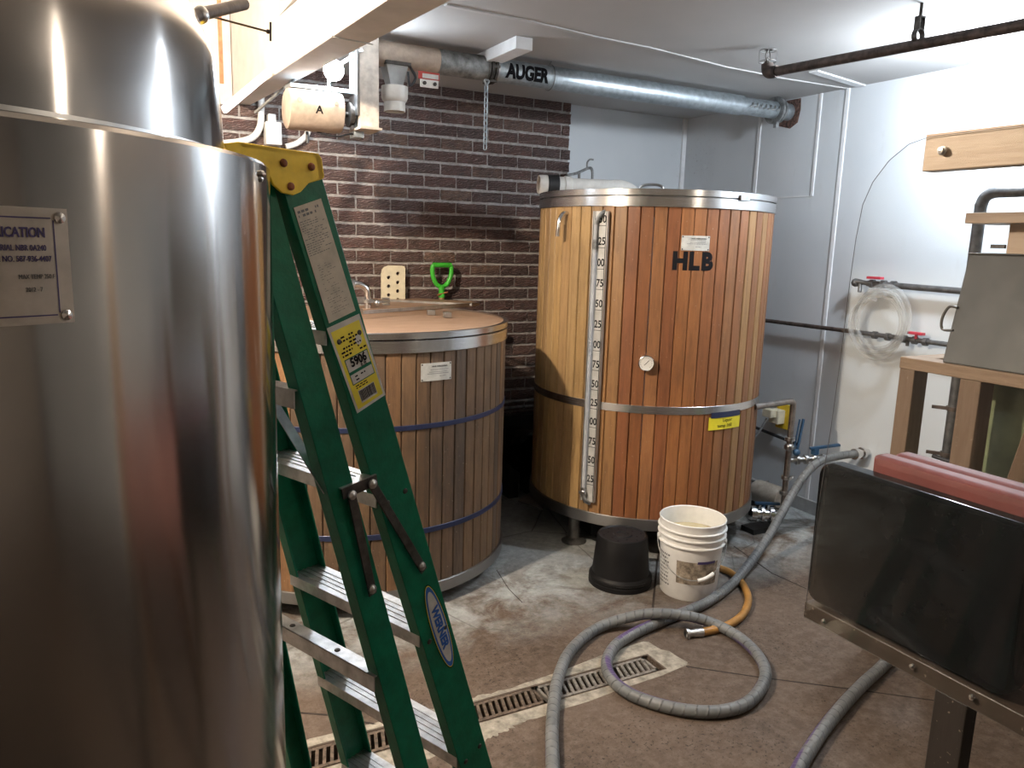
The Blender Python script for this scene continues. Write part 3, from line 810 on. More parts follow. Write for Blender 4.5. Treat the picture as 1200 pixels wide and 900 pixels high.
# steel rails of the folding hatch on the lid
z = 1.222
mb = MB()
h1a, h1b = onz(425, 366, z+.03), onz(561, 356, z+.03); h2a, h2b = onz(456, 352, z+.03), onz(553, 357, z+.03)
mb.bar(h1a, h1b, (0, 0, 1), .016, .014); mb.bar(h2a, h2b, (0, 0, 1), .012, .010); obj('hatch_edge', mb, 'steel_plain', small, smooth=False)
mb = MB(); hh = [onz(425, 368, z), onz(558, 359, z), onz(552, 357, z), onz(430, 350, z)]; mb.prism(hh, (0, 0, .022)); obj('hatch', mb, 'lid_wood', small, smooth=False, bevel=.002)
for px, py in ((524, 372), (505, 369)):
    q = onz(px, py, z); mb = MB(); mb.obox(q+Vector((0, 0, .013)), (.018, -.006, 0), (.004, .02, 0), (0, 0, .013)); obj('clasp', mb, 'steel_plain', small, bevel=.003)
q = onz(452, 362, z); mb = MB()
for k in range(4): mb.obox(q+Vector((0, 0, .008+.016*k)), (.020, 0, 0), (0, .014, 0), (0, 0, .006))
obj('hinge', mb, 'steel_plain', small, bevel=.002)
# stainless sparge pipe elbow rising through the hatch
q = onz(431, 366, z); g2 = ony(431, 332, q.y)
mb = MB(); top = q+Vector((-.01, 0, .145))
mb.tube(spline([q, q+Vector((0, 0, .09)), q+Vector((-.012, 0, .125)), top+Vector((-.04, .0, .0)), top+Vector((-.09, .01, -.01)), top+Vector((-.16, .02, -.02))], 7), .019, 16)
vp_ = obj('fill_pipe', mb, 'chrome', small, label='stainless elbow pipe')
mb = MB(); ring(mb, q+Vector((0, 0, .06)), (0, 0, 1), .019, .034, .016); ring(mb, q+Vector((0, 0, .012)), (0, 0, 1), .019, .038, .014)
ring(mb, top+Vector((-.07, .005, -.002)), (1, 0, 0), .019, .031, .014); mb.bar(q+Vector((.0, -.02, .06)), q+Vector((.075, -.02, .055)), (0, 0, 1), .012, .012); obj('clamp', mb, 'steel_plain', vp_)
mb = MB(); mb.sphere(q+Vector((.045, -.015, .05)), .018, 8); mb.bar(q+Vector((-.08, 0, .065)), q+Vector((-.02, 0, .065)), (0, 0, 1), .03, .03); obj('valve', mb, 'steel_plain', vp_)

# --- things standing behind the short barrel
# perforated cream board
A_, B_, C_, D_ = ony(447, 311, 4.50), ony(475, 310, 4.50), ony(478, 352, 4.50), ony(448, 352, 4.50)
w2 = (B_-A_).x/2; cxp = (A_.x+B_.x)/2
ztop = A_.z; t = thing('mash_paddle', 'cream plastic perforated paddle leaning on the brick wall behind the short tank', 'paddle', (cxp, 4.51, .0))
def holed_plate():
    bm = bmesh.new()
    W, zb, zt = w2, ztop-.62, ztop
    out = [(-W, zb), (W, zb), (W, zt-.018), (W-.006, zt-.004), (W-.02, zt), (-W+.045, zt), (-W+.02, zt-.008), (-W+.006, zt-.024), (-W, zt-.05)]
    vs = [bm.verts.new((cxp+a, 4.50, b)) for a, b in out]
    es = [bm.edges.new((vs[i], vs[(i+1) % len(vs)])) for i in range(len(vs))]
    for i in range(14):
        for sx_, dz in ((.028, -.048), (-.030, -.072)):
            hz = zt+dz-.053*i
            if hz < zb+.02: continue
            h = [bm.verts.new((cxp+sx_+.0115*math.cos(2*PI*k/12), 4.50, hz+.0115*math.sin(2*PI*k/12))) for k in range(12)]
            es += [bm.edges.new((h[k], h[(k+1) % 12])) for k in range(12)]
    bmesh.ops.triangle_fill(bm, use_beauty=True, use_dissolve=False, edges=es)
    r = bmesh.ops.extrude_face_region(bm, geom=list(bm.faces))
    bmesh.ops.translate(bm, verts=[g for g in r['geom'] if isinstance(g, bmesh.types.BMVert)], vec=(0, .012, 0))
    mb = MB(); bm.verts.index_update(); mb.add([v.co.copy() for v in bm.verts], [tuple(v.index for v in f.verts) for f in bm.faces]); bm.free(); return mb
obj('blade', holed_plate(), 'cream_plastic', t, smooth=False)
mb = MB(); mb.tube([(cxp, 4.506, ztop-.62), (cxp, 4.50, .0)], .016, 12); obj('handle', mb, 'shaft_wood', t)
# D-handled shovel
C1 = ony(518, 308, 4.48); hw = .064
t = thing('shovel', 'wooden-shafted shovel with green D-handle behind the short tank', 'shovel', (C1.x, 4.48, 0))
z = C1.z-.014
mb = MB()
loop = spline([(C1.x, 4.48, z-.138), (C1.x-hw*.55, 4.48, z-.118), (C1.x-hw*.92, 4.48, z-.07), (C1.x-hw, 4.48, z-.03), (C1.x-hw*.93, 4.48, z)], 6)
mb.tube(loop, .0145, 12); mb.tube([Vector((2*C1.x-p.x, p.y, p.z)) for p in loop], .0145, 12)
mb.tube([(C1.x-hw*.95, 4.48, z), (C1.x+hw*.95, 4.48, z)], .0155, 14)
mb.tube([(C1.x, 4.48, z-.125), (C1.x, 4.48, z-.15), (C1.x, 4.48, z-.20)], .02, 14, rs=[.022, .018, .021]); obj('grip', mb, 'green_plastic', t, label='bright green D-shaped grip')
mb = MB(); mb.tube([(C1.x, 4.48, z-.19), (C1.x+.0, 4.46, .42)], .0165, 14); obj('shaft', mb, 'shaft_wood', t)
mb = MB(); mb.cyl((C1.x-.035, 4.465, z-.185), (C1.x+.035, 4.465, z-.165), .005, 8); obj('pin', mb, 'rust', t)
mb = MB(); mb.prism([(C1.x-.11, 4.46, .42), (C1.x+.11, 4.46, .42), (C1.x+.11, 4.46, .14), (C1.x, 4.46, .02), (C1.x-.11, 4.46, .14)], (0, .004, 0)); obj('blade', mb, 'steel_dark', t, smooth=False)

# --- dark things between the barrels
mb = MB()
mb.box(1.95, 2.78, 4.44, 4.52, .04, .46); struct('dark_void_board', mb, 'black_matte', smooth=False)  # black board standing in for the dark void low between the tanks
t = thing('wall_pipe_pair', 'pair of thin grey pipes along the dark brick foot between the two tanks', 'pipe', (2.2, 4.42, .50))
for z, m in ((.545, 'galvanised_old'), (.505, 'galvanised_old')):
    mb = MB(); mb.tube([(1.75, 4.50, z), (2.78, 4.50, z)], .010, 10); obj('pipe', mb, m, t)
t = thing('pump_motor', 'black motor with rounded housing in the dark gap between the two tanks', 'motor', (2.28, 4.20, 0))
mb = MB(); mb.lathe([(.001, -.12), (.11, -.12), (.135, -.10), (.14, -.06), (.14, .10), (.12, .13), (.001, .13)], (2.30, 4.20, .30), (.2, -1, 0), 32); obj('housing', mb, 'black_plastic', t)
mb = MB(); mb.box(2.19, 2.26, 4.13, 4.27, 0, .22); mb.box(2.34, 2.41, 4.13, 4.27, 0, .22); obj('bracket', mb, 'black_matte', t, smooth=False, bevel=.004)

# --- PVC pipe and tap on top of the tall tank
t = thing('pvc_pipe', 'white plastic drain pipe with black rubber coupling lying on the tall tank lid', 'pipe', (2.2, 3.45, 1.88))
zz = 1.935; pA = onz(634, 216, zz); pB = onz(652, 216, zz)
pdir = (onz(735, 219, 1.925)-onz(640, 216, zz)); pdir.z = 0; pdir.normalize()
# the pipe runs across the lid; open end sticks out over the rim on the left
e0 = Vector((2.135, 3.36, 1.912)); pdir = Vector((.80, -.10, 0)).normalized()
e0 = onz(631, 216, 1.930); e1 = onz(722, 220, 1.930)
pd = (e1-e0).normalized(); Lp = (e1-e0).length
mb = MB(); mb.lathe([(.042, .0), (.050, 0), (.053, .006), (.053, .048), (.042, .048), (.042, 0)], e0, pd, 28); obj('open_socket', mb, 'pvc_white', t)
mb = MB(); mb.lathe([(.001, .046), (.0425, .046)], e0, pd, 20); obj('pipe_inside', mb, 'rust', t)
mb = MB(); mb.lathe([(.042, .048), (.055, .048), (.055, .112), (.042, .112)], e0, pd, 28); obj('rubber_coupling', mb, 'black_rubber', t)
mb = MB(); mb.lathe([(.040, .112), (.047, .112), (.047, .145), (.051, .148), (.051, .185), (.047, .188), (.042, .192), (.042, Lp)], e0, pd, 28); obj('pipe', mb, 'pvc_white', t)
mb = MB(); ee = e0+pd*Lp; mb.tube(spline([ee-pd*.02, ee+pd*.03, ee+pd*.07+Vector((0, 0, -.012)), ee+pd*.10+Vector((0, 0, -.030))], 6), .044, 20, rs=None); obj('elbow', mb, 'pvc_white', t)
t = thing('tap', 'small galvanised pipe and tap rising at the brick edge behind the tall tank', 'tap', (2.6, 4.2, 1.9))
Yt = 4.35
q = [Vector((2.78, YW-.01, 2.02))]+[ony(x, y, Yt) for x, y in ((664, 206), (676, 203), (690, 197), (694, 200), (694, 213))]
mb = MB(); mb.tube(spline(q, 5)+[q[-1]-Vector((0, 0, .42))], .009, 10); obj('pipe', mb, 'galvanised_old', t)
q1, q2 = ony(679, 201, Yt), ony(679, 214, Yt); mb = MB(); mb.tube([q1, q1-Vector((0, 0, .42))], .009, 10); obj('pipe', mb, 'galvanised_old', t)
q3 = ony(688, 196, Yt); mb = MB(); mb.tube(spline([q3, q3+Vector((0, 0, .03)), q3+Vector((.02, 0, .05)), q3+Vector((.045, 0, .05))], 5), .006, 8); obj('tap_handle', mb, 'galvanised_old', t)

# ================================================================== STEEL TANK (left foreground)
KX, KY, KR, KZ = -.258, 1.073, .45, 1.682
kt = thing('steel_tank', 'large brushed stainless steel brewing tank filling the left foreground', 'tank', (KX, KY, 0))
mb = MB(); mb.lathe([(KR-.03, .16), (KR, .17), (KR, KZ-.004), (KR-.003, KZ), (KR-.012, KZ+.002), (.40, KZ+.004)], (KX, KY, 0), (0, 0, 1), 160); obj('jacket', mb, 'steel_tank', kt)
mb = MB(); prof = [(.398, KZ), (.398, 1.72), (.3965, 1.75), (.395, 1.771), (.392, 1.799), (.385, 1.822), (.375, 1.847), (.36, 1.869), (.335, 1.893), (.30, 1.915), (.24, 1.94), (.15, 1.96), (.001, 1.97)]
mb.lathe(prof, (KX, KY, 0), (0, 0, 1), 160); obj('dome', mb, 'steel_tank', kt)
mb = MB(); ring(mb, (KX, KY, KZ+.005), (0, 0, 1), .394, .401, .012, 128); obj('weld_ring', mb, 'steel_plain', kt)
for k in range(4):
    a = PI/4+PI/2*k; mb = MB(); mb.cyl((KX+.38*math.cos(a), KY+.38*math.sin(a), 0), (KX+.38*math.cos(a), KY+.38*math.sin(a), .2), .03, 16); obj('leg', mb, 'steel_plain', kt)
la = R(-22.5); ln_ = Vector((math.cos(la), math.sin(la), 0)); q = Vector((KX, KY, 1.664))+ln_*KR
mb = MB(); mb.lathe([(.0038, 0), (.0038, .003), (.002, .005), (.0001, .006)], q+Vector((0, 0, .003)), ln_, 12); mb.lathe([(.0034, 0), (.0034, .002), (.0001, .0035)], q-Vector((0, 0, .0025)), ln_, 12); obj('stud', mb, 'chrome', kt)
# data plate
pl = obj('data_plate', wrap_patch(KX, KY, KR+.0008, R(-83), R(-58.7), 1.530, 1.616, .0018, 16), 'plate_tank', kt, smooth=False, label='pale printed maker\'s plate with rivets')
for z in (1.536, 1.609):
    a = R(-59.5); n_ = Vector((math.cos(a), math.sin(a), 0)); mb = MB(); mb.lathe([(.0045, 0), (.004, .0025), (.0001, .0035)], Vector((KX, KY, z))+n_*(KR+.002), n_, 14); obj('rivet', mb, 'chrome', pl)
mb = MB(); rr = KR+.0030
for z in (1.6085, 1.5365): mb.lathe([(rr, z-.0005), (rr, z+.0005)], (KX, KY, 0), (0, 0, 1), 14, R(-82), R(-60.3))
mb.lathe([(rr, 1.538), (rr, 1.607)], (KX, KY, 0), (0, 0, 1), 1, R(-60.15), R(-60.03)); obj('border_line', mb, 'ink_purple', pl, smooth=False)
text('plate_text', 'FABRICATION', .0098, None, None, None, 'ink_purple', pl, bold=.03, sx=.74, cyl=(KX, KY, KR+.0026, R(-60.9), 1.5975), align='RIGHT')
text('plate_text', 'SERIAL NBR 0A240', .0060, None, None, None, 'ink_purple', pl, bold=.01, sx=.72, cyl=(KX, KY, KR+.0026, R(-60.9), 1.5865), align='RIGHT')
text('plate_text', 'PHONE NO. 587-936-4407', .0060, None, None, None, 'ink_purple', pl, bold=.01, sx=.72, cyl=(KX, KY, KR+.0026, R(-60.5), 1.5785), align='RIGHT')
text('plate_text', 'MAX TEMP 250 F', .0048, None, None, None, 'ink_grey', pl, sx=.72, cyl=(KX, KY, KR+.0026, R(-60.3), 1.5655), align='RIGHT')
text('plate_text', '2012 - 7', .0048, None, None, None, 'ink_grey', pl, sx=.72, cyl=(KX, KY, KR+.0026, R(-61.5), 1.556), align='RIGHT')
# stub pipe and rod on the dome, seen against the bright ceiling
P0 = Vector((KX, KY, 1.862)); q0 = ony(234, 17, 1.16); q1 = ony(286, 5, 1.30)
mb = MB(); mb.tube([q0-(q1-q0)*.25, q1], .0085, 14); obj('outlet_stub', mb, 'rusty_pipe', kt)
mb = MB(); mb.sphere(q0, .012, 8); obj('stub_collar', mb, 'steel_plain', kt)

# ================================================================== STEP LADDER
LP = dict(bx=.6707, by=1.55, yaw=.4094, th=.2838, wc=.1433, wb=.2734, sc=.9918, ths=.2254, ws=.2812, hs=.0786)
ls = Vector((math.cos(LP['yaw']), math.sin(LP['yaw']), 0)); lw = Vector((-math.sin(LP['yaw']), math.cos(LP['yaw']), 0)); Z = Vector((0, 0, 1))
LB = Vector((LP['bx'], LP['by'], 0)); lu = Z*math.cos(LP['th'])-ls*math.sin(LP['th']); lnn = ls*math.cos(LP['th'])+Z*math.sin(LP['th'])
def FR(l, side, off=0, wo=0): return LB+lu*l+lnn*off+lw*side*(LP['wb']+(LP['wc']-LP['wb'])*l/1.73+wo)
LH = LB+lu*1.64-lnn*LP['hs']; lu2 = Z*math.cos(LP['ths'])-ls*math.sin(LP['ths']); ln2 = ls*math.cos(LP['ths'])+Z*math.sin(LP['ths'])
def RR(m, side, off=0, wo=0): return LH-lu2*m+ln2*off+lw*side*(LP['wc']+(LP['ws']-LP['wc'])*m/1.6+wo)
lad = thing('stepladder', 'folded green fibreglass stepladder with yellow cap leaning against the steel tank', 'ladder', (LB.x, LB.y, 0))
def channel(p_top, p_bot, nrm, out, depth, flange, th, name='rail', par=lad, mat='fibreglass_green'):
    mb = MB(); d = (p_bot-p_top).normalized(); n_ = (nrm-d*nrm.dot(d)).normalized(); o_ = (out-d*out.dot(d)).normalized()
    L = (p_bot-p_top).length
    # C-section: web outward, flanges pointing inward
    prof = [(-depth/2, 0), (depth/2, 0), (depth/2, -flange), (depth/2-th, -flange), (depth/2-th, -th), (-depth/2+th, -th), (-depth/2+th, -flange), (-depth/2, -flange)]
    mb.prism([p_top+n_*a+o_*b for a, b in prof], d*L)
    return obj(name, mb, mat, par, smooth=False, bevel=.0012)
FD, RD = .076, .052
fr = {}
for side in (-1, 1):
    fr[side] = channel(FR(1.768, side), FR(0.02, side), lnn, lw*side, FD, .028, .0045)
    rr_ = channel(RR(-.14, side), RR(1.60, side), ln2, lw*side, RD, .030, .0045)
    fr[side, 'r'] = rr_
    mb = MB(); q = FR(0, side); mb.obox(q+lw*side*.0-lw*side*.012+Vector((0, 0, .022)), lnn*.042, lw*.019, lu*.022); obj('foot', mb, 'black_rubber', fr[side], bevel=.003)
    mb = MB(); q = RR(1.588, side); mb.obox(q-lw*side*.012, ln2*.029, lw*.019, lu2*.020); obj('foot', mb, 'black_rubber', rr_, bevel=.003)
# steps
for k in range(1, 6):
    l = .305*k*LP['sc']
    a = FR(l, 1, 0, -.004); b = FR(l, -1, 0, -.004)
    wdir = (b-a).normalized(); td = ls; 
    mb = MB(); c = (a+b)/2; hl = (b-a)/2
    mb.obox(c, hl, ls*FD*.52, Z*.0012)
    for s in (-1, 1): mb.obox(c+ls*s*FD*.51-Z*.011, hl, ls*.0013, Z*.0115)
    for s in (-.55, -.18, .18, .55): mb.obox(c+ls*FD*.5*s+Z*.0018, hl, ls*.0022, Z*.0011)
    st = obj('step', mb, 'aluminium', lad, smooth=False)
    for s in (-1, 1):
        for o_ in (-.022, .022):
            q = FR(l-.012, s, o_, .0); mb = MB(); mb.lathe([(.0055, 0), (.0045, .0018), (.0001, .0025)], q, lw*s, 12); obj('rivet', mb, 'steel_dark', fr[s])
# horizontal braces of the rear frame
def rear_at(px, py, side):
    best = min((abs((ray_project(RR(m/100, side)))[1]-py), m/100) for m in range(0, 160)); return best[1]
def ray_project(P):
    d = P-CAM; return (600+F_PX*d.dot(rt)/d.dot(fw), 450-F_PX*d.dot(up)/d.dot(fw))
mB = rear_at(440, 785, -1); mB2 = rear_at(380, 452, -1)
for m_, nm in ((mB, 'rear_brace'), (mB2, 'rear_brace')):
    a = RR(m_, 1, -.018, -.006); b = RR(m_, -1, -.018, -.006); mb = MB()
    mb.bar(a, b, ls, .030, .002); mb.bar(a-ls*.014-Z*.014, b-ls*.014-Z*.014, Z, .030, .002); mb.bar(a+ls*.014-Z*.008, b+ls*.014-Z*.008, Z, .016, .002)
    br = obj('rear_brace', mb, 'aluminium', lad, smooth=False)
    for f_ in (.35, .7):
        mb = MB(); q = a.lerp(b, f_)+Z*.001; mb.lathe([(.006, 0), (.005, .002), (.0001, .003)], q, Z, 12); obj('rivet', mb, 'steel_dark', br)
# diagonal knee braces from top rear brace
for s in (-1, 1):
    a = RR(mB2, s*.35, -.018); b = RR(mB2+.18, s, -.018, -.012); mb = MB(); mb.bar(a-Z*.015, b, ls, .018, .002); obj('knee_brace', mb, 'aluminium', lad, smooth=False)
# side plane helpers
Pn = FR(0, -1); nrm = (FR(1.7, -1)-Pn).cross(lnn).normalized()
if nrm.dot(CAM-Pn) < 0: nrm = -nrm
def side(px, py, lift=0): return onp(px, py, Pn+nrm*lift, nrm)
drail = -(FR(1.7, -1)-FR(0, -1)).normalized()
# spreader, folded, on the near side
pc = [side(404, 578, .004), side(439, 563, .004)]
mb = MB(); mb.bar(pc[0]-(pc[1]-pc[0])*.08, pc[1]+(pc[1]-pc[0])*.08, nrm, .002, .019); sp = obj('spreader', mb, 'steel_dark', lad, smooth=False)
mb = MB(); up_ = (pc[1]-pc[0]).cross(nrm).normalized(); up_ = up_ if up_.z > 0 else -up_
mb.bar(pc[0]+up_*.009-(pc[1]-pc[0])*.08-nrm*.012, pc[1]+up_*.009+(pc[1]-pc[0])*.08-nrm*.012, nrm, .026, .002); obj('spreader_lip', mb, 'aluminium', sp, smooth=False)
for a, b in (((412, 580), (437, 697)), ((436, 567), (497, 669))):
    qa, qb = side(*a, .007), side(*b, .007); mb = MB(); mb.bar(qa, qb, nrm, .003, .017); ar = obj('spreader_arm', mb, 'steel_dark', lad, smooth=False, bevel=.001)
    for q in (qa, qb-(qb-qa)*.06):
        mb = MB(); mb.lathe([(.0085, 0), (.008, .003), (.0001, .006)], q+nrm*.001, nrm, 14); obj('rivet', mb, 'steel_plain', ar)
# yellow cap: side cheeks, top
cap_px = [(262, 168), (280, 166), (373, 180), (377, 186), (380, 207), (378, 210), (362, 215), (353, 225), (344, 229), (331, 226), (321, 217), (313, 200), (300, 190), (272, 184)]
wout = .006
Pc = FR(1.70, -1, 0, wout)
nl = -lw
cheek = [onp(x, y, Pc, nl) for x, y in cap_px]
shift = Vector((0, 0, 0))
W2 = 2*(LP['wc']+wout)
mb = MB(); mb.prism(cheek, lw*.006); cap = obj('cap', mb, 'cap_yellow', lad, smooth=False, bevel=.0015, label='moulded yellow top cap')
mb = MB(); mb.prism([p+lw*W2 for p in cheek], -lw*.006); obj('cap_cheek', mb, 'cap_yellow', cap, smooth=False, bevel=.0015)
a, b = cheek[1], cheek[2]; dn = (cheek[4]-cheek[3]).normalized()*.008
mb = MB(); mb.prism([a, b, b+dn, a+dn], lw*W2); obj('cap_top', mb, 'cap_yellow', cap, smooth=False, bevel=.0015)
mb = MB(); mb.prism([cheek[2], cheek[3], cheek[4], cheek[5], cheek[5]-ls*.006, cheek[2]-ls*.006], lw*W2); obj('cap_apron', mb, 'cap_yellow', cap, smooth=False)
for x, y in ((332, 191), (364.5, 195.5), (340.5, 218.5)):
    q = onp(x, y, Pc, nl); mb = MB(); mb.lathe([(.0062, 0), (.0058, .002), (.0035, .0045), (.0001, .005)], q+nl*.0005, nl, 16); obj('rivet', mb, 'rust', cap)
# stickers on the wide rail
def sticker(name, corners, mat, lift, par, label=None):
    mb = MB(); mb.prism([side(x, y, lift) for x, y in corners], nrm*.0004); return obj(name, mb, mat, par, smooth=False, label=label)
webmat = fr[-1]
s1 = sticker('warning_label', [(344, 243.5), (376, 232.5), (416.5, 364), (385.5, 379)], 'label_cream', .0008, webmat, 'long cream sticker with small print')
def frame_at(px, py):
    return side(px, py, .0016)
xr = (side(376, 232.5)-side(344, 243.5)).normalized(); yr = nrm.cross(xr).normalized()
def quadmap(c):   # bilinear map on the sticker corners (tl, tr, br, bl)
    P = [side(*p, .0014) for p in c]
    return lambda u, v: P[0]*(1-u)*(1-v)+P[1]*u*(1-v)+P[2]*u*v+P[3]*(1-u)*v
q = quadmap([(344, 243.5), (376, 232.5), (416.5, 364), (385.5, 379)])
mb = MB(); rs_ = random.Random(5)
def prints(mb, q, u0, u1, v0, v1, rows, hgt, fill=.8):
    for r_ in range(rows):
        v = v0+(v1-v0)*(r_+.5)/rows; u = u0
        e = u0+(u1-u0)*rs_.uniform(.6, 1)
        while u < e:
            wl = rs_.uniform(.03, .12); u2 = min(u+wl, u1)
            if rs_.random() < fill: mb.add([q(u, v-hgt), q(u2, v-hgt), q(u2, v+hgt), q(u, v+hgt)], [(0, 1, 2, 3)])
            u = u2+.03
prints(mb, q, .08, .95, .03, .10, 2, .010); prints(mb, q, .05, .9, .12, .42, 16, .003)
prints(mb, q, .2, .85, .50, .95, 22, .002, .6)
obj('small_print', mb, 'ink_grey', s1, smooth=False)
YC = [(382.7, 385), (420.8, 367.5), (451.5, 462.5), (418.5, 484.5)]
s2 = sticker('size_label', YC, 'label_white', .0008, webmat, 'yellow and white rating sticker with barcode')
q = quadmap(YC)
def patch(name, u0, u1, v0, v1, mat, k=0, par=s2):
    mb = MB(); mb.add([q(u0, v0)+nrm*k, q(u1, v0)+nrm*k, q(u1, v1)+nrm*k, q(u0, v1)+nrm*k], [(0, 1, 2, 3)]); return obj(name, mb, mat, par, smooth=False)
patch('yellow_field', .07, .94, .06, .97, 'tag_yellow')
patch('number_field', .16, .90, .40, .70, 'fibreglass_green', .0002)
patch('number_field', .18, .88, .41, .55, 'label_white', .0004)
patch('number_field', .18, .88, .585, .69, 'label_white', .0004)
mb = MB(); prints(mb, q, .15, .9, .14, .38, 6, .010, .7); prints(mb, q, .22, .84, .71, .76, 2, .006); prints(mb, q, .3, .8, .60, .68, 2, .008)
mb = MB() if False else mb
obj('small_print', mb, 'ink', s2, smooth=False).location += nrm*.0006
ux = (q(1, .47)-q(0, .47)).normalized(); uy = nrm.cross(ux).normalized()
text('label_number', '5906', .0205, q(.55, .465)+nrm*.0006, ux, uy, 'ink', s2, bold=.03, sx=.85)
text('label_text', '6 ft', .010, q(.66, .53)+nrm*.0006, ux, uy, 'ink', s2)
patch('barcode_field', .24, .78, .78, .93, 'label_white', .0002)
mb = MB(); u = .26
while u < .76:
    wl = rs_.choice([.008, .014, .022]); mb.add([q(u, .79)+nrm*.0004, q(u+wl, .79)+nrm*.0004, q(u+wl, .91)+nrm*.0004, q(u, .91)+nrm*.0004], [(0, 1, 2, 3)]); u += wl+rs_.choice([.008, .014])
obj('barcode', mb, 'ink', s2, smooth=False)
mb = MB(); cc = q(.74, .26)+nrm*.0004; mb.add([cc+ux*.007*math.cos(k*PI/10)+uy*.0085*math.sin(k*PI/10) for k in range(20)], [tuple(range(20))]); obj('seal', mb, 'label_white', s2, smooth=False)
# oval badge reading down the rail
oc = side(515, 735, .0008); dx_ = drail; dy_ = dx_.cross(nrm); dy_ = -dy_ if dy_.dot(rt) < 0 else dy_
oc_top = side(500, 687, .0008); oc_bot = side(530, 783, .0008); LAx = (oc_bot-oc_top).length/2*1.0; dxo = (oc_bot-oc_top).normalized(); dyo = nrm.cross(dxo).normalized()
WAx = .0215
def oval(name, a, b, mat, k, par):
    mb = MB(); mb.add([oc+nrm*k+dxo*a*math.cos(t*PI/24)+dyo*b*math.sin(t*PI/24) for t in range(48)], [tuple(range(48))]); return obj(name, mb, mat, par, smooth=False)
bd = oval('badge', LAx, WAx, 'ink', 0, webmat); bd['label'] = 'blue oval badge lettered along the rail'
oval('badge_ring', LAx*.975, WAx*.92, 'tag_yellow', .0003, bd); oval('badge_ring', LAx*.955, WAx*.85, 'logo_blue', .0006, bd); oval('badge_centre', LAx*.84, WAx*.66, 'label_white', .0009, bd)
text('badge_text', 'WERNER', .0235, oc+nrm*.0012, dxo, dyo if dxo.cross(dyo).dot(nrm) > 0 else -dyo, 'logo_blue', bd, bold=.045, sx=1.0)

# ================================================================== AUGER PIPE, MOTOR, LAMP
AY, AZ, AR = 3.617, 2.443, .057
au = thing('auger_pipe', 'long galvanised pipe lettered AUGER running under the ceiling to the right wall', 'pipe', (1.2, AY, AZ))
xf = ony(578, 88, AY).x; xs = ony(868, 125, AY).x; xt = ony(512, 78, AY).x
def tubeX(x0, x1, r, mat, name, par=au, **kw):
    mb = MB(); mb.lathe([(r-.004, x0), (r, x0+.0005), (r, x1-.0005), (r-.004, x1)], (0, AY, AZ), (1, 0, 0), 36); return obj(name, mb, mat, par, **kw)
tubeX(1.12, xt, AR, 'tan_paint', 'pipe_section', label='tan painted pipe end')
tubeX(xt, xf-.02, AR+.001, 'galvanised_old', 'pipe_section')
tubeX(xf-.02, xs, AR, 'galvanised', 'pipe_section')
tubeX(xs, XW-.005, AR-.007, 'galvanised', 'sleeve')
mb = MB(); ring(mb, (xf-.03, AY, AZ), (1, 0, 0), AR, AR+.014, .012); ring(mb, (xf-.008, AY, AZ), (1, 0, 0), AR, AR+.014, .012)
for k in range(6):
    a = k*PI/3; mb.obox((xf-.018, AY+(AR+.012)*math.cos(a), AZ+(AR+.012)*math.sin(a)), (.02, 0, 0), (0, .006, 0), (0, 0, .006))
obj('flange', mb, 'steel_dark', au)
mb = MB(); ring(mb, (xf+.006, AY, AZ), (1, 0, 0), AR, AR+.004, .010); obj('band', mb, 'steel_plain', au)
xc_ = ony(908, 130, AY).x
mb = MB(); ring(mb, (xc_, AY, AZ), (1, 0, 0), AR-.006, AR+.024, .016); ring(mb, (xc_+.03, AY, AZ), (1, 0, 0), AR-.006, AR+.016, .014)
mb.obox((xc_, AY-.02, AZ-.085), (.012, 0, 0), (0, .012, 0), (0, 0, .02)); obj('flange', mb, 'galvanised_old', au)
mb = MB()
x = xs+.02
while x < xc_-.02:
    mb.tube(spline([(x, AY-AR+.002, AZ-.012), (x+.012, AY-AR-.007, AZ-.008), (x+.02, AY-AR-.003, AZ+.006), (x+.026, AY-AR+.004, AZ+.012)], 4), .005, 8); x += .036
obj('clip_row', mb, 'galvanised_old', au)
# lettering wrapped on the pipe
xa, xb = ony(586, 92, AY).x, ony(638, 96, AY).x; vs, fs = glyphs('AUGER', .094, .055, sx=1.0)
vs, fs = slice_glyphs(vs, fs, .006, 1); wx = max(v.x for v in vs)-min(v.x for v in vs); k = (xb-xa)/wx*.97; th0 = R(-172)
mb = MB(); 
mb.add([((xa+xb)/2+v.x*k, AY+(AR+.0012+v.z)*math.cos(PI+.16-v.y/AR), AZ+(AR+.0012+v.z)*math.sin(PI+.16-v.y/AR)) for v in vs], fs)
obj('lettering', mb, 'ink', au, smooth=False)
# suspension wires round the pipe
for xx, s in ((xf-.045, .0), (ony(644, 75, AY).x, .0)):
    mb = MB(); mb.tube([(xx, AY-.02, ZC)]+[(xx+s*math.sin(a*.5), AY+(AR+.006)*math.sin(a)*-1, AZ+(AR+.006)*math.cos(a)) for a in [2*PI*k/16 for k in range(17)]], .0022, 6); obj('wire', mb, 'galvanised_old', au)
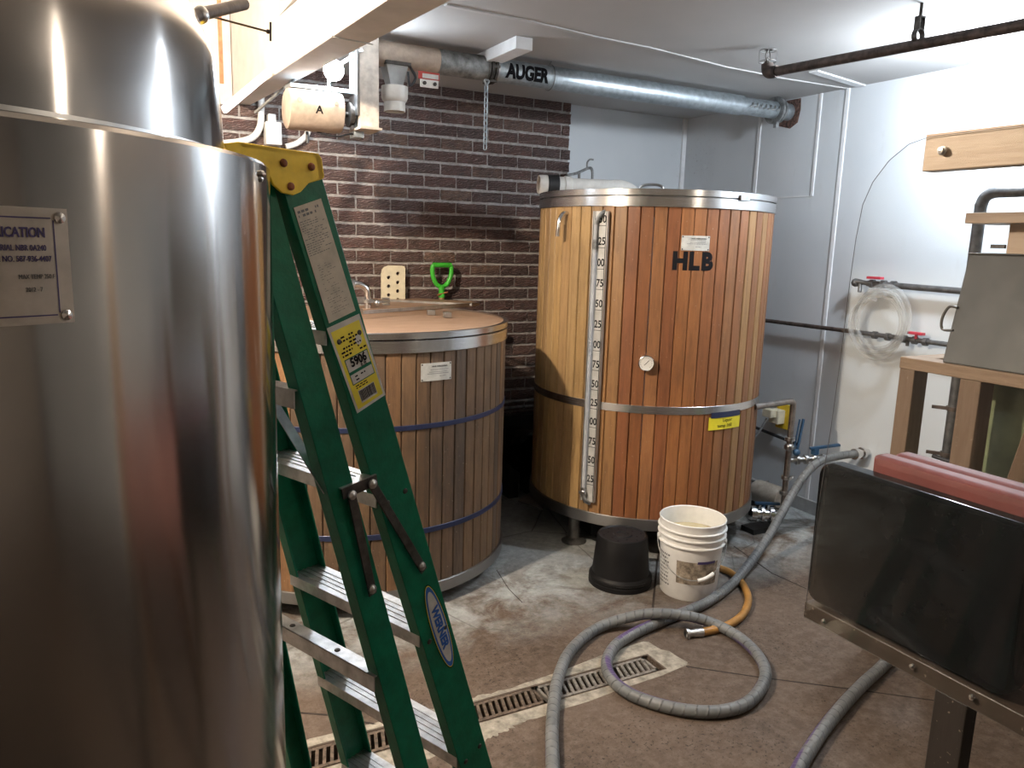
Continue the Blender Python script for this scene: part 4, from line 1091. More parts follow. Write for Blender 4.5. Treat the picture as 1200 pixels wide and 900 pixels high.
# hopper outlet under left end
hx = ony(461, 90, AY).x
t = thing('hopper_spout', 'white plastic reducer spout hanging under the tan end of the auger pipe', 'spout', (hx, AY, 2.25))
mb = MB(); zt = AZ-AR+.01; mb.box(hx-.055, hx+.065, AY-.06, AY+.06, zt-.004, zt+.010); obj('flange', mb, 'steel_dark', t, smooth=False)
mb = MB(); vs = [(hx-.05, AY-.05, zt), (hx+.055, AY-.05, zt), (hx+.055, AY+.05, zt), (hx-.05, AY+.05, zt), (hx-.018, AY-.03, zt-.115), (hx+.03, AY-.03, zt-.115), (hx+.03, AY+.03, zt-.115), (hx-.018, AY+.03, zt-.115)]
mb.add(vs, [(0, 1, 5, 4), (1, 2, 6, 5), (2, 3, 7, 6), (3, 0, 4, 7)]); obj('cone', mb, 'grey_paint_board', t, smooth=False)
zz = ony(458, 101, AY).z; mb = MB(); mb.lathe([(.040, 0), (.062, 0), (.062, -.050), (.056, -.064), (.050, -.070), (.050, -.112), (.044, -.112), (.044, 0)], (hx+.006, AY, zz), (0, 0, 1), 28); obj('reducer', mb, 'pvc_white', t)
mb = MB(); mb.tube(spline([(hx+.07, AY-.03, zt), (hx+.09, AY-.05, zt-.05), (hx+.06, AY-.06, zt-.09), (hx+.05, AY-.06, zt-.03)], 6), .006, 8); obj('cable', mb, 'black_pipe', t)
# clamp plate with decal
q = ony(503, 95, AY-AR-.01)
t = thing('clamp_bracket', 'small bolted bracket with red and white decal on the auger pipe above the bricks', 'bracket', q)
mb = MB(); mb.obox(q+Vector((0, 0, -.012)), (.045, 0, 0), (0, .004, 0), (0, 0, .018)); obj('plate', mb, 'pvc_white', t, smooth=False, bevel=.002)
mb = MB(); mb.obox(q+Vector((-.002, -.001, .022)), (.052, 0, 0), (0, .003, 0), (0, 0, .017)); dc = obj('decal', mb, 'decal_red', t, smooth=False)
mb = MB(); mb.obox(q+Vector((.004, -.0045, .020)), (.040, 0, 0), (0, .0005, 0), (0, 0, .010)); obj('decal_field', mb, 'label_white', dc, smooth=False)
mb = MB()
for s in (-1, 1): mb.cyl(q+Vector((s*.026, -.004, -.012)), q+Vector((s*.026, -.012, -.012)), .009, 6)
obj('bolt', mb, 'steel_dark', t)
# hanging chain
cx_ = ony(570, 100, AY-.065).x
t = thing('chain', 'short steel chain hanging from the pipe flange in front of the bricks', 'chain', (cx_, AY-.065, AZ))
zc0 = ony(570, 100, AY-.065).z; zc1 = ony(570, 175, AY-.065).z; nl_ = 11; pitch = (zc0-zc1)/nl_
def link_mesh(mat):
    mb = MB(); hl, hw_ = pitch*.62, .0095
    pts = [(hw_*math.cos(a), 0, (hl-hw_)*(1 if math.sin(a) >= 0 else -1)+hw_*math.sin(a)) for a in [2*PI*k/16+.001 for k in range(17)]]
    mb.tube(pts, .0032, 8, cap=False); return mb.mesh('link', mat, True)
lm = link_mesh('galvanised')
for k in range(nl_):
    o = bpy.data.objects.new('link', lm); COL.objects.link(o); o.parent = t; o.location = (0, 0, zc0-AZ-pitch*(k+.5)); o.rotation_euler = (0, 0, (R(20) if k % 2 else R(110)))
mb = MB(); mb.tube(spline([(cx_, AY-.065, zc0), (cx_+.01, AY-.07, zc0+.02), (cx_-.012, AY-.07, zc0+.022), (cx_, AY-.065, zc0)], 5), .005, 8); obj('shackle', mb, 'galvanised', t)
# drive frame, motor, post
t = thing('auger_motor', 'tan painted cylindrical auger motor marked A under the white beam', 'motor', (.86, AY, 2.05))
x0, x1 = ony(334, 130, AY).x, ony(400, 130, AY).x; mz = ony(365, 130, AY).z; mr = .088
mb = MB(); mb.lathe([(.001, 0), (mr*.8, 0), (mr*.97, .008), (mr, .02), (mr, x1-x0-.02), (mr*.97, x1-x0-.006), (mr*.7, x1-x0), (.001, x1-x0)], (x0, AY, mz), (1, 0, 0), 40); mo = obj('housing', mb, 'tan_paint', t)
text('motor_mark', 'A', .046, (x0+(x1-x0)*.52, AY-mr*math.cos(.1), mz-.006), (1, 0, 0), (0, -.15, 1), 'ink', mo, bold=.03)
for dx in (.045, x1-x0-.045):
    mb = MB(); mb.cyl((x0+dx, AY-mr+.003, mz+.03), (x0+dx, AY-mr-.004, mz+.03), .010, 12); obj('screw', mb, 'beige_board', mo)
mb = MB(); ring(mb, (x1+.035, AY, mz), (1, 0, 0), .012, .055, .010); ring(mb, (x1+.050, AY, mz), (1, 0, 0), .012, .045, .012); mb.cyl((x1, AY, mz), (x1+.06, AY, mz), .012, 12); obj('pulley', mb, 'steel_dark', t)
mb = MB(); mb.box(x0+.02, x1+.10, AY-.03, AY+.08, mz+mr, mz+mr+.018); mb.box(x1+.055, x1+.10, AY-.02, AY+.06, mz-mr-.01, 2.44); obj('frame', mb, 'galvanised', t, smooth=False, bevel=.002)
mb = MB(); mb.tube([(x0+.10, AY+.02, mz-mr), (x0+.10, AY+.02, mz-mr-.05)], .007, 8); mb.tube(spline([(x0+.14, AY, mz-mr), (x0+.22, AY-.02, mz-mr-.015), (x0+.3, AY, mz-mr+.005), (x1+.1, AY, mz-mr-.01)], 5), .004, 8); obj('cable', mb, 'black_pipe', t)
xl, xr_ = ony(420, 100, AY-.06).x, ony(443, 100, AY-.06).x; zb = ony(430, 150, AY-.06).z
t = thing('hanger_board', 'pale board hanging from the beam at the end of the auger pipe', 'board', ((xl+xr_)/2, AY-.05, zb))
mb = MB(); mb.box(xl, xr_, AY-.075, AY-.05, zb, 2.50); obj('board', mb, 'beige_board', t, smooth=False, bevel=.002)
mb = MB(); mb.box(xl-.01, xr_, AY-.12, AY+.06, zb-.012, zb-.002); obj('foot_plate', mb, 'beige_board', t, smooth=False)
mb = MB(); mb.box(xl-.012, xl-.004, AY-.08, AY-.01, zb+.05, 2.50); obj('edge_angle', mb, 'steel_plain', t, smooth=False)
# flood lamp clamped under the beam
lp = Vector(LAMPS['auger'][0])
t = thing('work_lamp', 'glaring white lamp fixed under the beam beside the auger motor', 'lamp', lp+Vector((0, .05, .05)))
mb = MB(); mb.sphere(lp, .044, 12); obj('bulb', mb, 'glow_auger', t)
mb = MB(); mb.lathe([(.014, -.02), (.016, .05), (.018, .06)], lp+Vector((0, .035, 0)), (0, 1, .2), 16, cap=True); obj('socket', mb, 'pvc_white', t)
mb = MB(); mb.tube([lp+Vector((.0, .07, .01)), ony(425, 58, AY-.08)], .008, 8); mb.tube([lp+Vector((0, .09, .01)), lp+Vector((0, .09, .0)), (lp.x, lp.y+.09, 2.24)], .006, 8); obj('arm', mb, 'trim_white', t)
# struts left of the motor
t = thing('ceiling_brace', 'slim grey rod slanting from the beam down in front of the bricks', 'brace', ony(346, 94, 3.7))
mb = MB(); mb.tube([ony(346, 92, 3.7), ony(299, 132, 3.9)], .007, 8); obj('rod', mb, 'galvanised_old', t)
mb = MB(); mb.bar(ony(262, 129, 3.5), Vector((.69, 3.66, 2.31)), (0, 0, 1), .028, .018); o = obj('diagonal_batten', mb, 'trim_white', None, smooth=False); tag(o, 'white batten slanting up to the beam edge beside the steel tank', 'batten')
# conduit and boxes on brick wall at upper left
YB = 4.52
t = thing('conduit', 'white plastic conduit bend on the bricks left of the auger motor', 'conduit', ony(305, 150, YB))
mb = MB(); mb.tube(spline([ony(306, 100, YB), ony(306, 135, YB), ony(304, 150, YB), ony(296, 161, YB), ony(280, 166, YB), ony(262, 168, YB)], 6), .018, 14); obj('pipe', mb, 'white_plastic', t)
q = ony(319, 155, YB); mb = MB(); mb.box(q.x-.042, q.x+.042, YB-.05, YB+.03, q.z-.07, q.z+.05); o = obj('junction_box', mb, 'white_plastic', None, bevel=.005); tag(o, 'white electrical box on the bricks below the auger motor', 'electrical box')
mb = MB(); q = ony(318, 143, YB); mb.box(q.x-.02, q.x+.02, YB-.03, YB+.03, q.z-.02, q.z+.04); obj('connector', mb, 'white_plastic', o, bevel=.003)
mb = MB(); mb.tube(spline([ony(335, 172, YB), ony(348, 168, YB), ony(358, 160, YB), ony(362, 152, YB)], 6), .016, 12); o = obj('white_hose', mb, 'white_plastic', None); tag(o, 'short white hose bend above the yellow ladder cap', 'hose')
# added strip standing in for brick seen in glare past the tank top, thin sprinkler drop
mb = MB(); sA = ony(258, 38, 2.6); sA.z = 2.95; mb.bar(sA, ony(260, 98, 2.6), (1, 0, 0), .012, .003); o = obj('brick_glare_strip', mb, 'rust', None, smooth=False); tag(o, 'narrow rust-coloured strip standing in for brick in glare beyond the steel tank dome', 'strap')
mb = MB(); mb.tube([ony(250, 20, 1.3), ony(314, 37, 1.3)], .0016, 6); mb.tube([ony(317, 26, 1.3), ony(317, 48, 1.3)], .0017, 6); mb.sphere(ony(314, 37, 1.3), .0035, 6); obj('side_rod', mb, 'rusty_pipe', kt)
# ceiling block
c1, c2 = onz(549, 70, ZC-.03), onz(606, 44, ZC-.03)
mb = MB(); mb.box(1.70, 1.785, 3.26, 3.83, ZC-.055, ZC-.001); o = obj('ceiling_block', mb, 'trim_white', None, smooth=False, bevel=.002); tag(o, 'white painted wood block on the ceiling above the auger pipe', 'block')

# ================================================================== SPRINKLER PIPE AND RIGHT LAMP
SPX = 2.745
s0 = Vector((SPX, onz(905, 85, 2.40).y, 2.40)); s1_ = onx(1200, 29, SPX); s2_ = s0+(s1_-s0)*2.2
t = thing('sprinkler_pipe', 'dark iron sprinkler pipe on a hanger rod below the right ceiling', 'pipe', s0)
mb = MB(); mb.tube([s0, s2_], .0205, 20); obj('pipe', mb, 'rusty_pipe', t)
mb = MB(); mb.tube(spline([s0-Vector((0, .035, 0)), s0, s0+Vector((0, .022, .01)), s0+Vector((0, .028, .04))], 6), .027, 18); obj('elbow', mb, 'rusty_pipe', t)
hq = onx(1076, 42, SPX); mb = MB(); ring(mb, (SPX, hq.y, hq.z), (0, 1, 0), .021, .026, .02); mb.box(SPX-.015, SPX-.011, hq.y-.012, hq.y+.012, hq.z+.02, hq.z+.065); mb.box(SPX+.011, SPX+.015, hq.y-.012, hq.y+.012, hq.z+.02, hq.z+.065); mb.box(SPX-.015, SPX+.015, hq.y-.012, hq.y+.012, hq.z+.062, hq.z+.068); obj('hanger', mb, 'steel_dark', t)
mb = MB(); mb.tube([(SPX, hq.y, hq.z+.05), (SPX, hq.y, ZC)], .006, 8); obj('hanger_rod', mb, 'steel_dark', t)
h0 = s0+Vector((0, .028, .04))
mb = MB(); mb.lathe([(.014, 0), (.014, .012), (.008, .014), (.008, .028)], h0, Z, 12); mb.tube(spline([h0+Vector((-.010, 0, .02)), h0+Vector((-.014, 0, .04)), h0+Vector((0, 0, .062)), h0+Vector((.014, 0, .04)), h0+Vector((.010, 0, .02))], 4), .003, 6); mb.lathe([(.001, .062), (.018, .060), (.018, .063), (.001, .064)], h0, Z, 12); obj('sprinkler_head', mb, 'steel_dark', t)
mb = MB()
for k in range(4):
    a = PI/4+k*PI/2; d = Vector((math.cos(a), math.sin(a), 0)); mb.tube(spline([h0+d*.012+Z*.0, h0+d*.036+Z*.006, h0+d*.038+Z*.03, h0+d*.036+Z*.062, h0+d*.012+Z*.070], 5), .0018, 6)
for z_, r_ in ((.012, .037), (.058, .037)): mb.tube([h0+Vector((r_*math.cos(a), r_*math.sin(a), z_)) for a in [2*PI*k/20 for k in range(21)]], .0018, 6)
obj('head_guard', mb, 'steel_plain', t)
lp = Vector(LAMPS['right'][0])
t = thing('ceiling_lamp', 'dazzling white ceiling lamp by the right wall above the wood plank', 'lamp', lp+Vector((0, 0, .1)))
mb = MB(); mb.sphere(lp, .075, 14); obj('bulb', mb, 'glow_right', t)
mb = MB(); mb.lathe([(.02, .04), (.022, .09), (.055, .12), (.055, ZC-lp.z)], lp, Z, 20, cap=True); obj('base', mb, 'white_plastic', t)
lp = Vector(LAMPS['left'][0])
t = thing('ceiling_lamp', 'warm lamp hanging behind the steel tank dome', 'lamp', lp+Vector((0, 0, .1)))
mb = MB(); mb.sphere(lp, .045, 12); obj('bulb', mb, 'glow_left', t)
mb = MB(); mb.lathe([(.02, .04), (.022, .09), (.055, .12), (.055, 2.95-lp.z)], lp, Z, 20, cap=True); obj('base', mb, 'white_plastic', t)
lp = Vector(LAMPS['near'][0])
t = thing('ceiling_lamp', 'warm lamp on the ceiling near the camera, out of view to the right', 'lamp', lp+Vector((0, 0, .1)))
mb = MB(); mb.sphere(lp, .045, 12); obj('bulb', mb, 'glow_near', t)
mb = MB(); mb.lathe([(.02, .04), (.022, .09), (.055, .12), (.055, ZC-lp.z)], lp, Z, 20, cap=True); obj('base', mb, 'white_plastic', t)

# ================================================================== BUCKET, POT, HOSES
bc = Vector((2.372, 2.625, 0))
t = thing('bucket', 'white plastic bucket of cloudy water in front of the tall tank', 'bucket', bc)
mb = MB(); mb.lathe([(.001, .004), (.128, .0), (.131, .004), (.145, .255), (.157, .257), (.157, .262), (.1475, .266), (.148, .290), (.158, .292), (.158, .297), (.1495, .300), (.150, .322), (.159, .324), (.159, .329), (.151, .332), (.1515, .358), (.1545, .366), (.151, .370), (.1475, .366), (.147, .34), (.127, .008), (.001, .006)], bc, Z, 64); body = obj('body', mb, 'white_plastic', t)
mb = MB(); mb.lathe([(.001, .285), (.1445, .285)], bc, Z, 48); tn_ = NT('cloudy_water'); tn_.set(Base_Color=(.42, .36, .22, 1), Roughness=.08); MATS['cloudy_water'] = tn_.m; obj('water', mb, 'cloudy_water', t)
vd = math.atan2(-bc.y, -bc.x)     # towards the camera
mb = MB(); aL, aR = vd-PI/2+.25, vd+PI/2-.1
def arcp(f): 
    a = aL+(aR-aL)*f; rr = .160+.012*math.sin(PI*f); return bc+Vector((rr*math.cos(a), rr*math.sin(a), .272-.150*math.sin(PI*min(1, f*1.0))**.9))
mb.tube([arcp(k/30) for k in range(31)], .0022, 8); bail = obj('bail', mb, 'galvanised_old', t)
mb = MB(); pts = [arcp(.56+.16*k/6) for k in range(7)]; mb.tube(pts, .0085, 10); obj('grip', mb, 'white_plastic', bail)
for a in (aL, aR): mb = MB(); d = Vector((math.cos(a), math.sin(a), 0)); mb.lathe([(.012, 0), (.012, .010), (.0001, .012)], bc+d*.150+Z*.272, d, 12); obj('ear', mb, 'white_plastic', t)
def cone_patch(a0, a1, z0, z1, mat, name, par, k=.0006, n=16):
    rr = lambda z: .1312+(.145-.1312)*(z-.004)/.251+k
    mb = MB(); mb.lathe([(rr(z0), z0), (rr(z1), z1)], bc, Z, n, a0, a1); return obj(name, mb, mat, par, smooth=False)
lb = cone_patch(vd-.42, vd+1.05, .085, .195, 'label_cream', 'faded_label', body); lb['label'] = 'worn brown printed label'
tl = NT('worn_print'); nn = tl.noise(tl.pos(), 28, 6, .7); tl.set(Base_Color=tl.ramp(nn, [(.35, (.10, .08, .06)), (.6, (.38, .32, .25)), (.75, (.6, .55, .48))]), Roughness=.6); MATS['worn_print'] = tl.m; lb.data.materials[0] = tl.m
cone_patch(vd+.25, vd+.9, .188, .200, 'ink_purple', 'print_stroke', lb, .0012)
mb = MB(); rsb = random.Random(2)
for r_ in range(9):
    z = .06+.018*r_; a = vd-1.25
    while a < vd-.75:
        wl = rsb.uniform(.02, .09); rr = .1312+(.0138)*(z-.004)/.251+.0007; mb.lathe([(rr, z-.004), (rr, z+.004)], bc, Z, 1, a, a+wl); a += wl+.035
obj('printed_text', mb, 'ink_grey', body, smooth=False)
# upside-down black nursery pot
pc_ = Vector((2.128, 2.835, 0))
t = thing('plant_pot', 'upturned black plastic plant pot left of the white bucket', 'pot', pc_)
mb = MB(); mb.lathe([(.150, .0), (.153, .003), (.153, .022), (.149, .024), (.149, .030), (.152, .033), (.152, .042), (.148, .050), (.140, .056), (.138, .058), (.121, .235), (.117, .243), (.108, .245), (.102, .240), (.048, .240), (.045, .246), (.030, .246), (.027, .240), (.001, .240)], pc_, Z, 64); po = obj('body', mb, 'pot_black', t)
for k in range(12):
    a = k*PI/6+.2; r_ = .092 if k % 2 else .070; mb = MB(); mb.lathe([(.0001, .2406), (.0055, .2406)], pc_+Vector((r_*math.cos(a), r_*math.sin(a), 0)), Z, 10); obj('drain_hole', mb, 'ink', po)
mb = MB(); vd2 = math.atan2(-pc_.y, -pc_.x)
for z in (.036, .046): mb.lathe([(.1525, z-.0015), (.1535, z), (.1525, z+.0015)], pc_, Z, 14, vd2-.1, vd2+.9)
obj('rim_rib', mb, 'black_matte', po)
# hoses
HR = .0225
hz = HR
def hp(x, y, z=HR): return onz(x, y, z)
hp1 = [onx(1003, 532, 3.70), onx(985, 534, 3.62), onz(962, 540, .462), onz(944, 556, .39), onz(928, 580, .29), onz(913, 607, .195), onz(898, 633, .115), onz(878, 661, .055), hp(856, 686), hp(828, 706), hp(795, 720), hp(765, 732), hp(738, 745), hp(720, 758), hp(711, 776), hp(716, 794), hp(733, 810), hp(760, 822), hp(800, 832), hp(840, 834), hp(872, 826), hp(891, 808), hp(897, 787), hp(886, 765), hp(862, 744), hp(832, 729, .035), hp(800, 721, .065), hp(765, 719, .068), hp(735, 724, .05), hp(705, 734, .026), hp(683, 748), hp(665, 768), hp(654, 795), hp(649, 825), hp(647, 860), hp(648, 900), hp(652, 960), hp(660, 1040)]
mb = MB(); mb.tube(spline(hp1, 12), HR, 16); t = obj('hose', mb, 'grey_hose', None); tag(t, 'grey spiral-reinforced hose looping on the floor over the drain from the wall coupling', 'hose', 'thick grey hoses on the floor')
mb = MB(); e = onx(1003, 532, 3.70); dd = Vector((1, .02, 0)); ring(mb, e, dd, .018, .031, .03); ring(mb, e+dd*.03, dd, .014, .026, .02); ring(mb, e+dd*.05, dd, .014, .033, .016); mb.cyl(e+dd*.05, (XW, e.y, e.z), .020, 20); obj('coupling', mb, 'chrome', t)
mb = MB(); mb.tube(spline([hp(1100, 715), hp(1062, 752), hp(1035, 780), hp(1010, 803), hp(985, 830), hp(960, 862), hp(935, 903), hp(915, 950), hp(900, 1020)], 12), HR, 16); t = obj('hose', mb, 'grey_hose', None); tag(t, 'grey hose running from under the wooden stand to the front of the floor', 'hose', 'thick grey hoses on the floor')
AHR = .017
am = [onz(x, y, AHR) for x, y in ((838, 664), (856, 671), (870, 684), (877, 701), (872, 718), (858, 730), (840, 737), (822, 741))]
mb = MB(); mb.tube(spline(am, 10), AHR, 14); t = obj('hose', mb, 'amber_hose', None); tag(t, 'short amber brown hose with metal end behind the white bucket', 'hose')
e = onz(806, 742, .019); dd = (e-am[-1]); dd.z = 0; dd.normalize(); q = am[-1]
mb = MB(); ring(mb, q+dd*.005, dd, .012, .0195, .02); ring(mb, q+dd*.025, dd, .012, .0185, .02); ring(mb, q+dd*.047, dd, .012, .0165, .03); ring(mb, q+dd*.066, dd, .014, .0235, .012); obj('coupling', mb, 'steel_plain', t)

# ================================================================== PIPEWORK BY THE TALL TANK
d0 = Vector((BX+BR*math.cos(R(-59)), BY+BR*math.sin(R(-59)), .775)); el = onz(930, 470, .785)
RX, RY = el.x, el.y
t = thing('outlet_pipework', 'stainless outlet pipe with clamps and blue valve beside the tall tank', 'pipe', (RX, RY, 0))
mb = MB(); mb.tube(spline([d0, d0.lerp(Vector((RX, RY, .785)), .5), Vector((RX-.035, RY, .785)), Vector((RX-.01, RY, .778)), Vector((RX, RY, .75)), Vector((RX, RY, .6)), Vector((RX, RY, .35)), Vector((RX, RY, .15))], 6), .0165, 16); obj('pipe', mb, 'pipe_steel', t)
def zat(py): return onp(925, py, Vector((RX, RY, 0)), Vector((RX, RY, 0)).normalized()).z
for py in (514, 524, 560, 578):
    mb = MB(); z = zat(py); ring(mb, (RX, RY, z), Z, .016, .029, .018); mb.obox((RX+.03, RY-.01, z), (.012, 0, 0), (0, .006, 0), (0, 0, .008)); obj('clamp', mb, 'steel_plain', t)
z = zat(530); mb = MB(); mb.sphere((RX, RY, z+.03), .027, 10); vb = obj('valve', mb, 'steel_plain', t)
mb = MB(); q = Vector((RX+.04, RY-.02, z+.0)); mb.bar(q, q+Vector((.03, -.0, .19)), (0, 1, 0), .012, .010); mb.bar(q+Vector((-.022, 0, .03)), q+Vector((.0, -.0, .19)), (0, 1, 0), .008, .006); mb.sphere(q, .021, 8); obj('valve_handle', mb, 'handle_blue', t, label='blue lever handle')
# branch towards the wall
t = thing('wall_valve', 'small stainless branch with blue lever behind the grey hose', 'valve', (RX+.1, RY, .55))
z = zat(540); q = Vector((RX+.018, RY, z)); q2 = Vector((RX+.25, RY-.10, z+.02))
mb = MB(); mb.tube([q, q2], .015, 14); dd = (q2-q).normalized(); ring(mb, q+dd*.04, dd, .014, .028, .016); ring(mb, q+dd*.09, dd, .014, .028, .016); ring(mb, q+dd*.19, dd, .014, .026, .016); mb.sphere(q+dd*.14, .024, 8); obj('pipe', mb, 'steel_plain', t)
mb = MB(); h = q+dd*.14+Z*.025; mb.bar(h, h+Z*.035, (1, 0, 0), .03, .03); mb.bar(h+Z*.035-dd*.03, h+Z*.045+dd*.14, (0, 1, 0), .02, .012); obj('valve_handle', mb, 'handle_blue', t, label='blue lever handle')
# pump on the floor
q = onz(893, 612, .06); 
t = thing('pump', 'stainless clamped pump and valve on the floor right of the tall tank', 'pump', (q.x, q.y, 0))
ax_ = Vector((.85, -.5, 0)).normalized()
mb = MB(); c = q+Z*.05
mb.lathe([(.001, -.09), (.030, -.09), (.045, -.07), (.045, -.04), (.030, -.035), (.030, -.02), (.050, -.015), (.050, .0), (.030, .005), (.030, .03), (.052, .035), (.052, .055), (.03, .06), (.03, .10), (.001, .10)], c, ax_, 28); obj('body', mb, 'chrome', t)
mb = MB(); mb.lathe([(.03, -.10), (.055, -.095), (.055, -.02), (.03, -.02)], c-Z*.07+Vector((.02, .05, 0)), Z, 20); mb.box(c.x-.08, c.x+.10, c.y-.02, c.y+.08, 0, .03); obj('base', mb, 'black_matte', t)
mb = MB(); h = c+Z*.065; mb.bar(h-ax_*.05, h+ax_*.09, Vector((0, 0, 1)).cross(ax_), .022, .012); mb.cyl(h-Z*.03, h, .010, 10); obj('valve_handle', mb, 'handle_blue', t, label='blue lever handle')
mb = MB(); mb.tube(spline([c+ax_*.09, Vector((RX-.02, RY, .11)), Vector((RX, RY, .13)), Vector((RX, RY, .17))], 5), .018, 14); obj('outlet', mb, 'steel_plain', t)
mc = onz(912, 592, .10)
t = thing('electric_motor', 'round beige pump motor on the floor behind the stainless valve', 'motor', (mc.x, mc.y, 0))
mb = MB(); mb.lathe([(.001, -.10), (.05, -.10), (.065, -.085), (.07, -.06), (.07, .08), (.06, .10), (.001, .105)], (mc.x+.03, mc.y+.12, .13), (.1, -1, 0), 28); obj('housing', mb, 'motor_beige', t)
mb = MB(); mb.box(mc.x-.02, mc.x+.08, mc.y+.04, mc.y+.20, 0, .07); obj('foot', mb, 'black_matte', t, smooth=False)
mb = MB(); cw = onz(897, 578, .1)+Vector((0, .15, 0))
pts = []
for k in range(49): a = 2*PI*k/24*1.0; pts.append(Vector((3.45+.13*math.cos(a), 3.52+.04*math.sin(a)+k*.0012, .17+.13*math.sin(a))))
mb.tube(pts, .012, 10); o = obj('hose_coil', mb, 'white_plastic', None); tag(o, 'white hose coil standing on the floor behind the pump', 'hose')
# yellow outlet and cord on the wall
q = onx(919, 487, XW)
t = thing('power_outlet', 'yellow electrical outlet with plugged grey cord on the wall by the tall tank', 'outlet', (XW-.02, q.y, q.z))
mb = MB(); mb.box(XW-.012, XW, q.y-.055, q.y+.055, q.z-.085, q.z+.075); obj('cover_plate', mb, 'cap_yellow', t, bevel=.003)
mb = MB(); mb.box(XW-.075, XW-.012, q.y-.02, q.y+.06, q.z-.05, q.z+.04); mb.box(XW-.12, XW-.07, q.y+.0, q.y+.075, q.z-.01, q.z+.045); obj('plug', mb, 'cream_plastic', t, bevel=.006)
k0 = Vector((XW-.10, q.y+.05, q.z-.02)); mb = MB(); mb.tube(spline([k0, k0+Vector((-.04, .02, -.10)), Vector((3.60, q.y+.10, .35)), Vector((3.50, q.y+.06, .18)), Vector((mc.x+.05, mc.y+.14, .20))], 8), .007, 10); obj('cord', mb, 'galvanised_old', t)
# pipes on the right wall
def wpipe(name, pts, r, mat, label=None):
    mb = MB(); mb.tube(pts, r, 14); o = obj(name, mb, mat, None)
    if label: tag(o, label, 'pipe')
    return o
z1 = 1.158; PX = XW-.05
t = thing('wall_pipe', 'brown iron water pipe with red valve crossing behind the clear hose coil', 'pipe', (PX, 3.2, z1))
mb = MB(); mb.tube([(PX, 4.1, z1-.003), (PX, 2.92, z1+.003)], .0125, 12); obj('pipe', mb, 'rusty_pipe', t, label='brown iron run')
mb = MB(); mb.tube([(PX, 2.92, z1+.003), (PX, 2.0, z1)], .013, 12)
yv = onx(1072, 400, PX).y
for dy in (-.06, 0, .06, .16, .24): ring(mb, (PX, yv+dy, z1), (0, 1, 0), .012, .021, .022, 10)
mb.tube([(PX, yv+.04, z1), (PX, yv+.04, z1-.035)], .009, 8); obj('fittings', mb, 'pipe_grey', t)
mb = MB(); mb.box(PX-.03, PX+.0, yv-.055, yv+.03, z1+.032, z1+.046); mb.box(PX-.02, PX-.008, yv-.02, yv-.008, z1+.01, z1+.034); obj('valve_handle', mb, 'red_paint', t, smooth=False, bevel=.002, label='red lever handle')
z2 = 1.437; yv = onx(1028, 332, PX).y
t = thing('wall_pipe', 'grey iron pipe with red hose valve above the clear hose coil', 'pipe', (PX, 2.5, z2))
mb = MB(); mb.tube([(PX, yv+.06, z2), (PX, 1.95, z2-.012)], .0165, 14); obj('pipe', mb, 'pipe_grey', t)
mb = MB(); 
for dy in (-.10, -.04, .03): ring(mb, (PX, yv+dy, z2), (0, 1, 0), .012, .023, .024, 10)
mb.tube([(PX, yv+.06, z2), (PX-.02, yv+.12, z2+.01)], .013, 10); mb.sphere((PX-.01, yv+.13, z2+.0), .024, 8); mb.tube([(PX-.01, yv+.10, z2), (PX-.02, yv+.09, z2-.05)], .011, 10); obj('tap_body', mb, 'pipe_grey', t)
mb = MB(); mb.box(PX-.03, PX-.0, yv-.04, yv+.05, z2+.026, z2+.040); obj('valve_handle', mb, 'red_paint', t, smooth=False, bevel=.002, label='red lever handle')
# clear hose coil
cc = onx(1031, 374, PX-.05)
pts = []; rc = random.Random(11)
for k in range(24*5+1):
    a = PI/2+2*PI*k/24; lp_ = k/24; rr = .150+.022*math.sin(lp_*2.1)+.010*math.sin(a*1.5+lp_)
    pts.append(Vector((cc.x-.012*(lp_-2), cc.y+rr*math.cos(a)+.012*math.sin(lp_*3), cc.z+rr*1.10*math.sin(a)-.012*lp_*.5)))
mb = MB(); mb.tube(pts, .0095, 10); o = obj('hose_coil', mb, 'clear_tube', None); tag(o, 'coil of clear plastic hose hanging on the right wall valve', 'hose')
# lower wall pipe
wpipe('wall_pipe', [(XW-.03, 4.0, .47), (XW-.03, onx(932, 536, XW-.03).y, .415)], .010, 'black_pipe', 'thin black pipe low on the wall behind the outlet pipework')

# ================================================================== WOODEN STAND AND TUBS (right foreground)
SXF = 1.5
st_ = thing('wooden_stand', 'dark wooden stand carrying the black tub at the right edge', 'stand', (1.7, .7, 0))
mb = MB(); mb.box(SXF, SXF+.089, .15, 1.235, .700, .742); obj('front_rail', mb, 'lumber_dark', st_, bevel=.003)
mb = MB(); mb.box(2.0, 2.089, .15, 1.235, .700, .742); obj('back_rail', mb, 'lumber_dark', st_, bevel=.003)
for y in (.2, .55, .9, 1.15):
    mb = MB(); mb.box(SXF+.09, 2.0, y-.04, y+.04, .705, .742); obj('crosspiece', mb, 'lumber_dark', st_, bevel=.003)
for x, y, m in ((SXF+.002, .845, 'leg_black'), (SXF+.002, .22, 'leg_black'), (2.02, .90, 'lumber_upright'), (2.02, .22, 'lumber_upright')):
    mb = MB(); mb.box(x, x+.040, y-.045 if x > 1.9 else y-.03, y+.04, 0, .70); obj('leg', mb, m, st_, bevel=.003)
mb = MB(); mb.bar((2.03, .86, .12), (2.03, .45, .68), (1, 0, 0), .035, .06); obj('brace', mb, 'lumber_upright', st_, bevel=.003)
for px, py in ((966, 728), (1070, 781), (1140, 817)):
    q = onx(px, py, SXF-.003); mb = MB(); mb.lathe([(.007, 0), (.006, .004), (.0001, .006)], q+Vector((-.001, 0, 0)), (-1, 0, 0), 12); obj('screw', mb, 'chrome', st_)
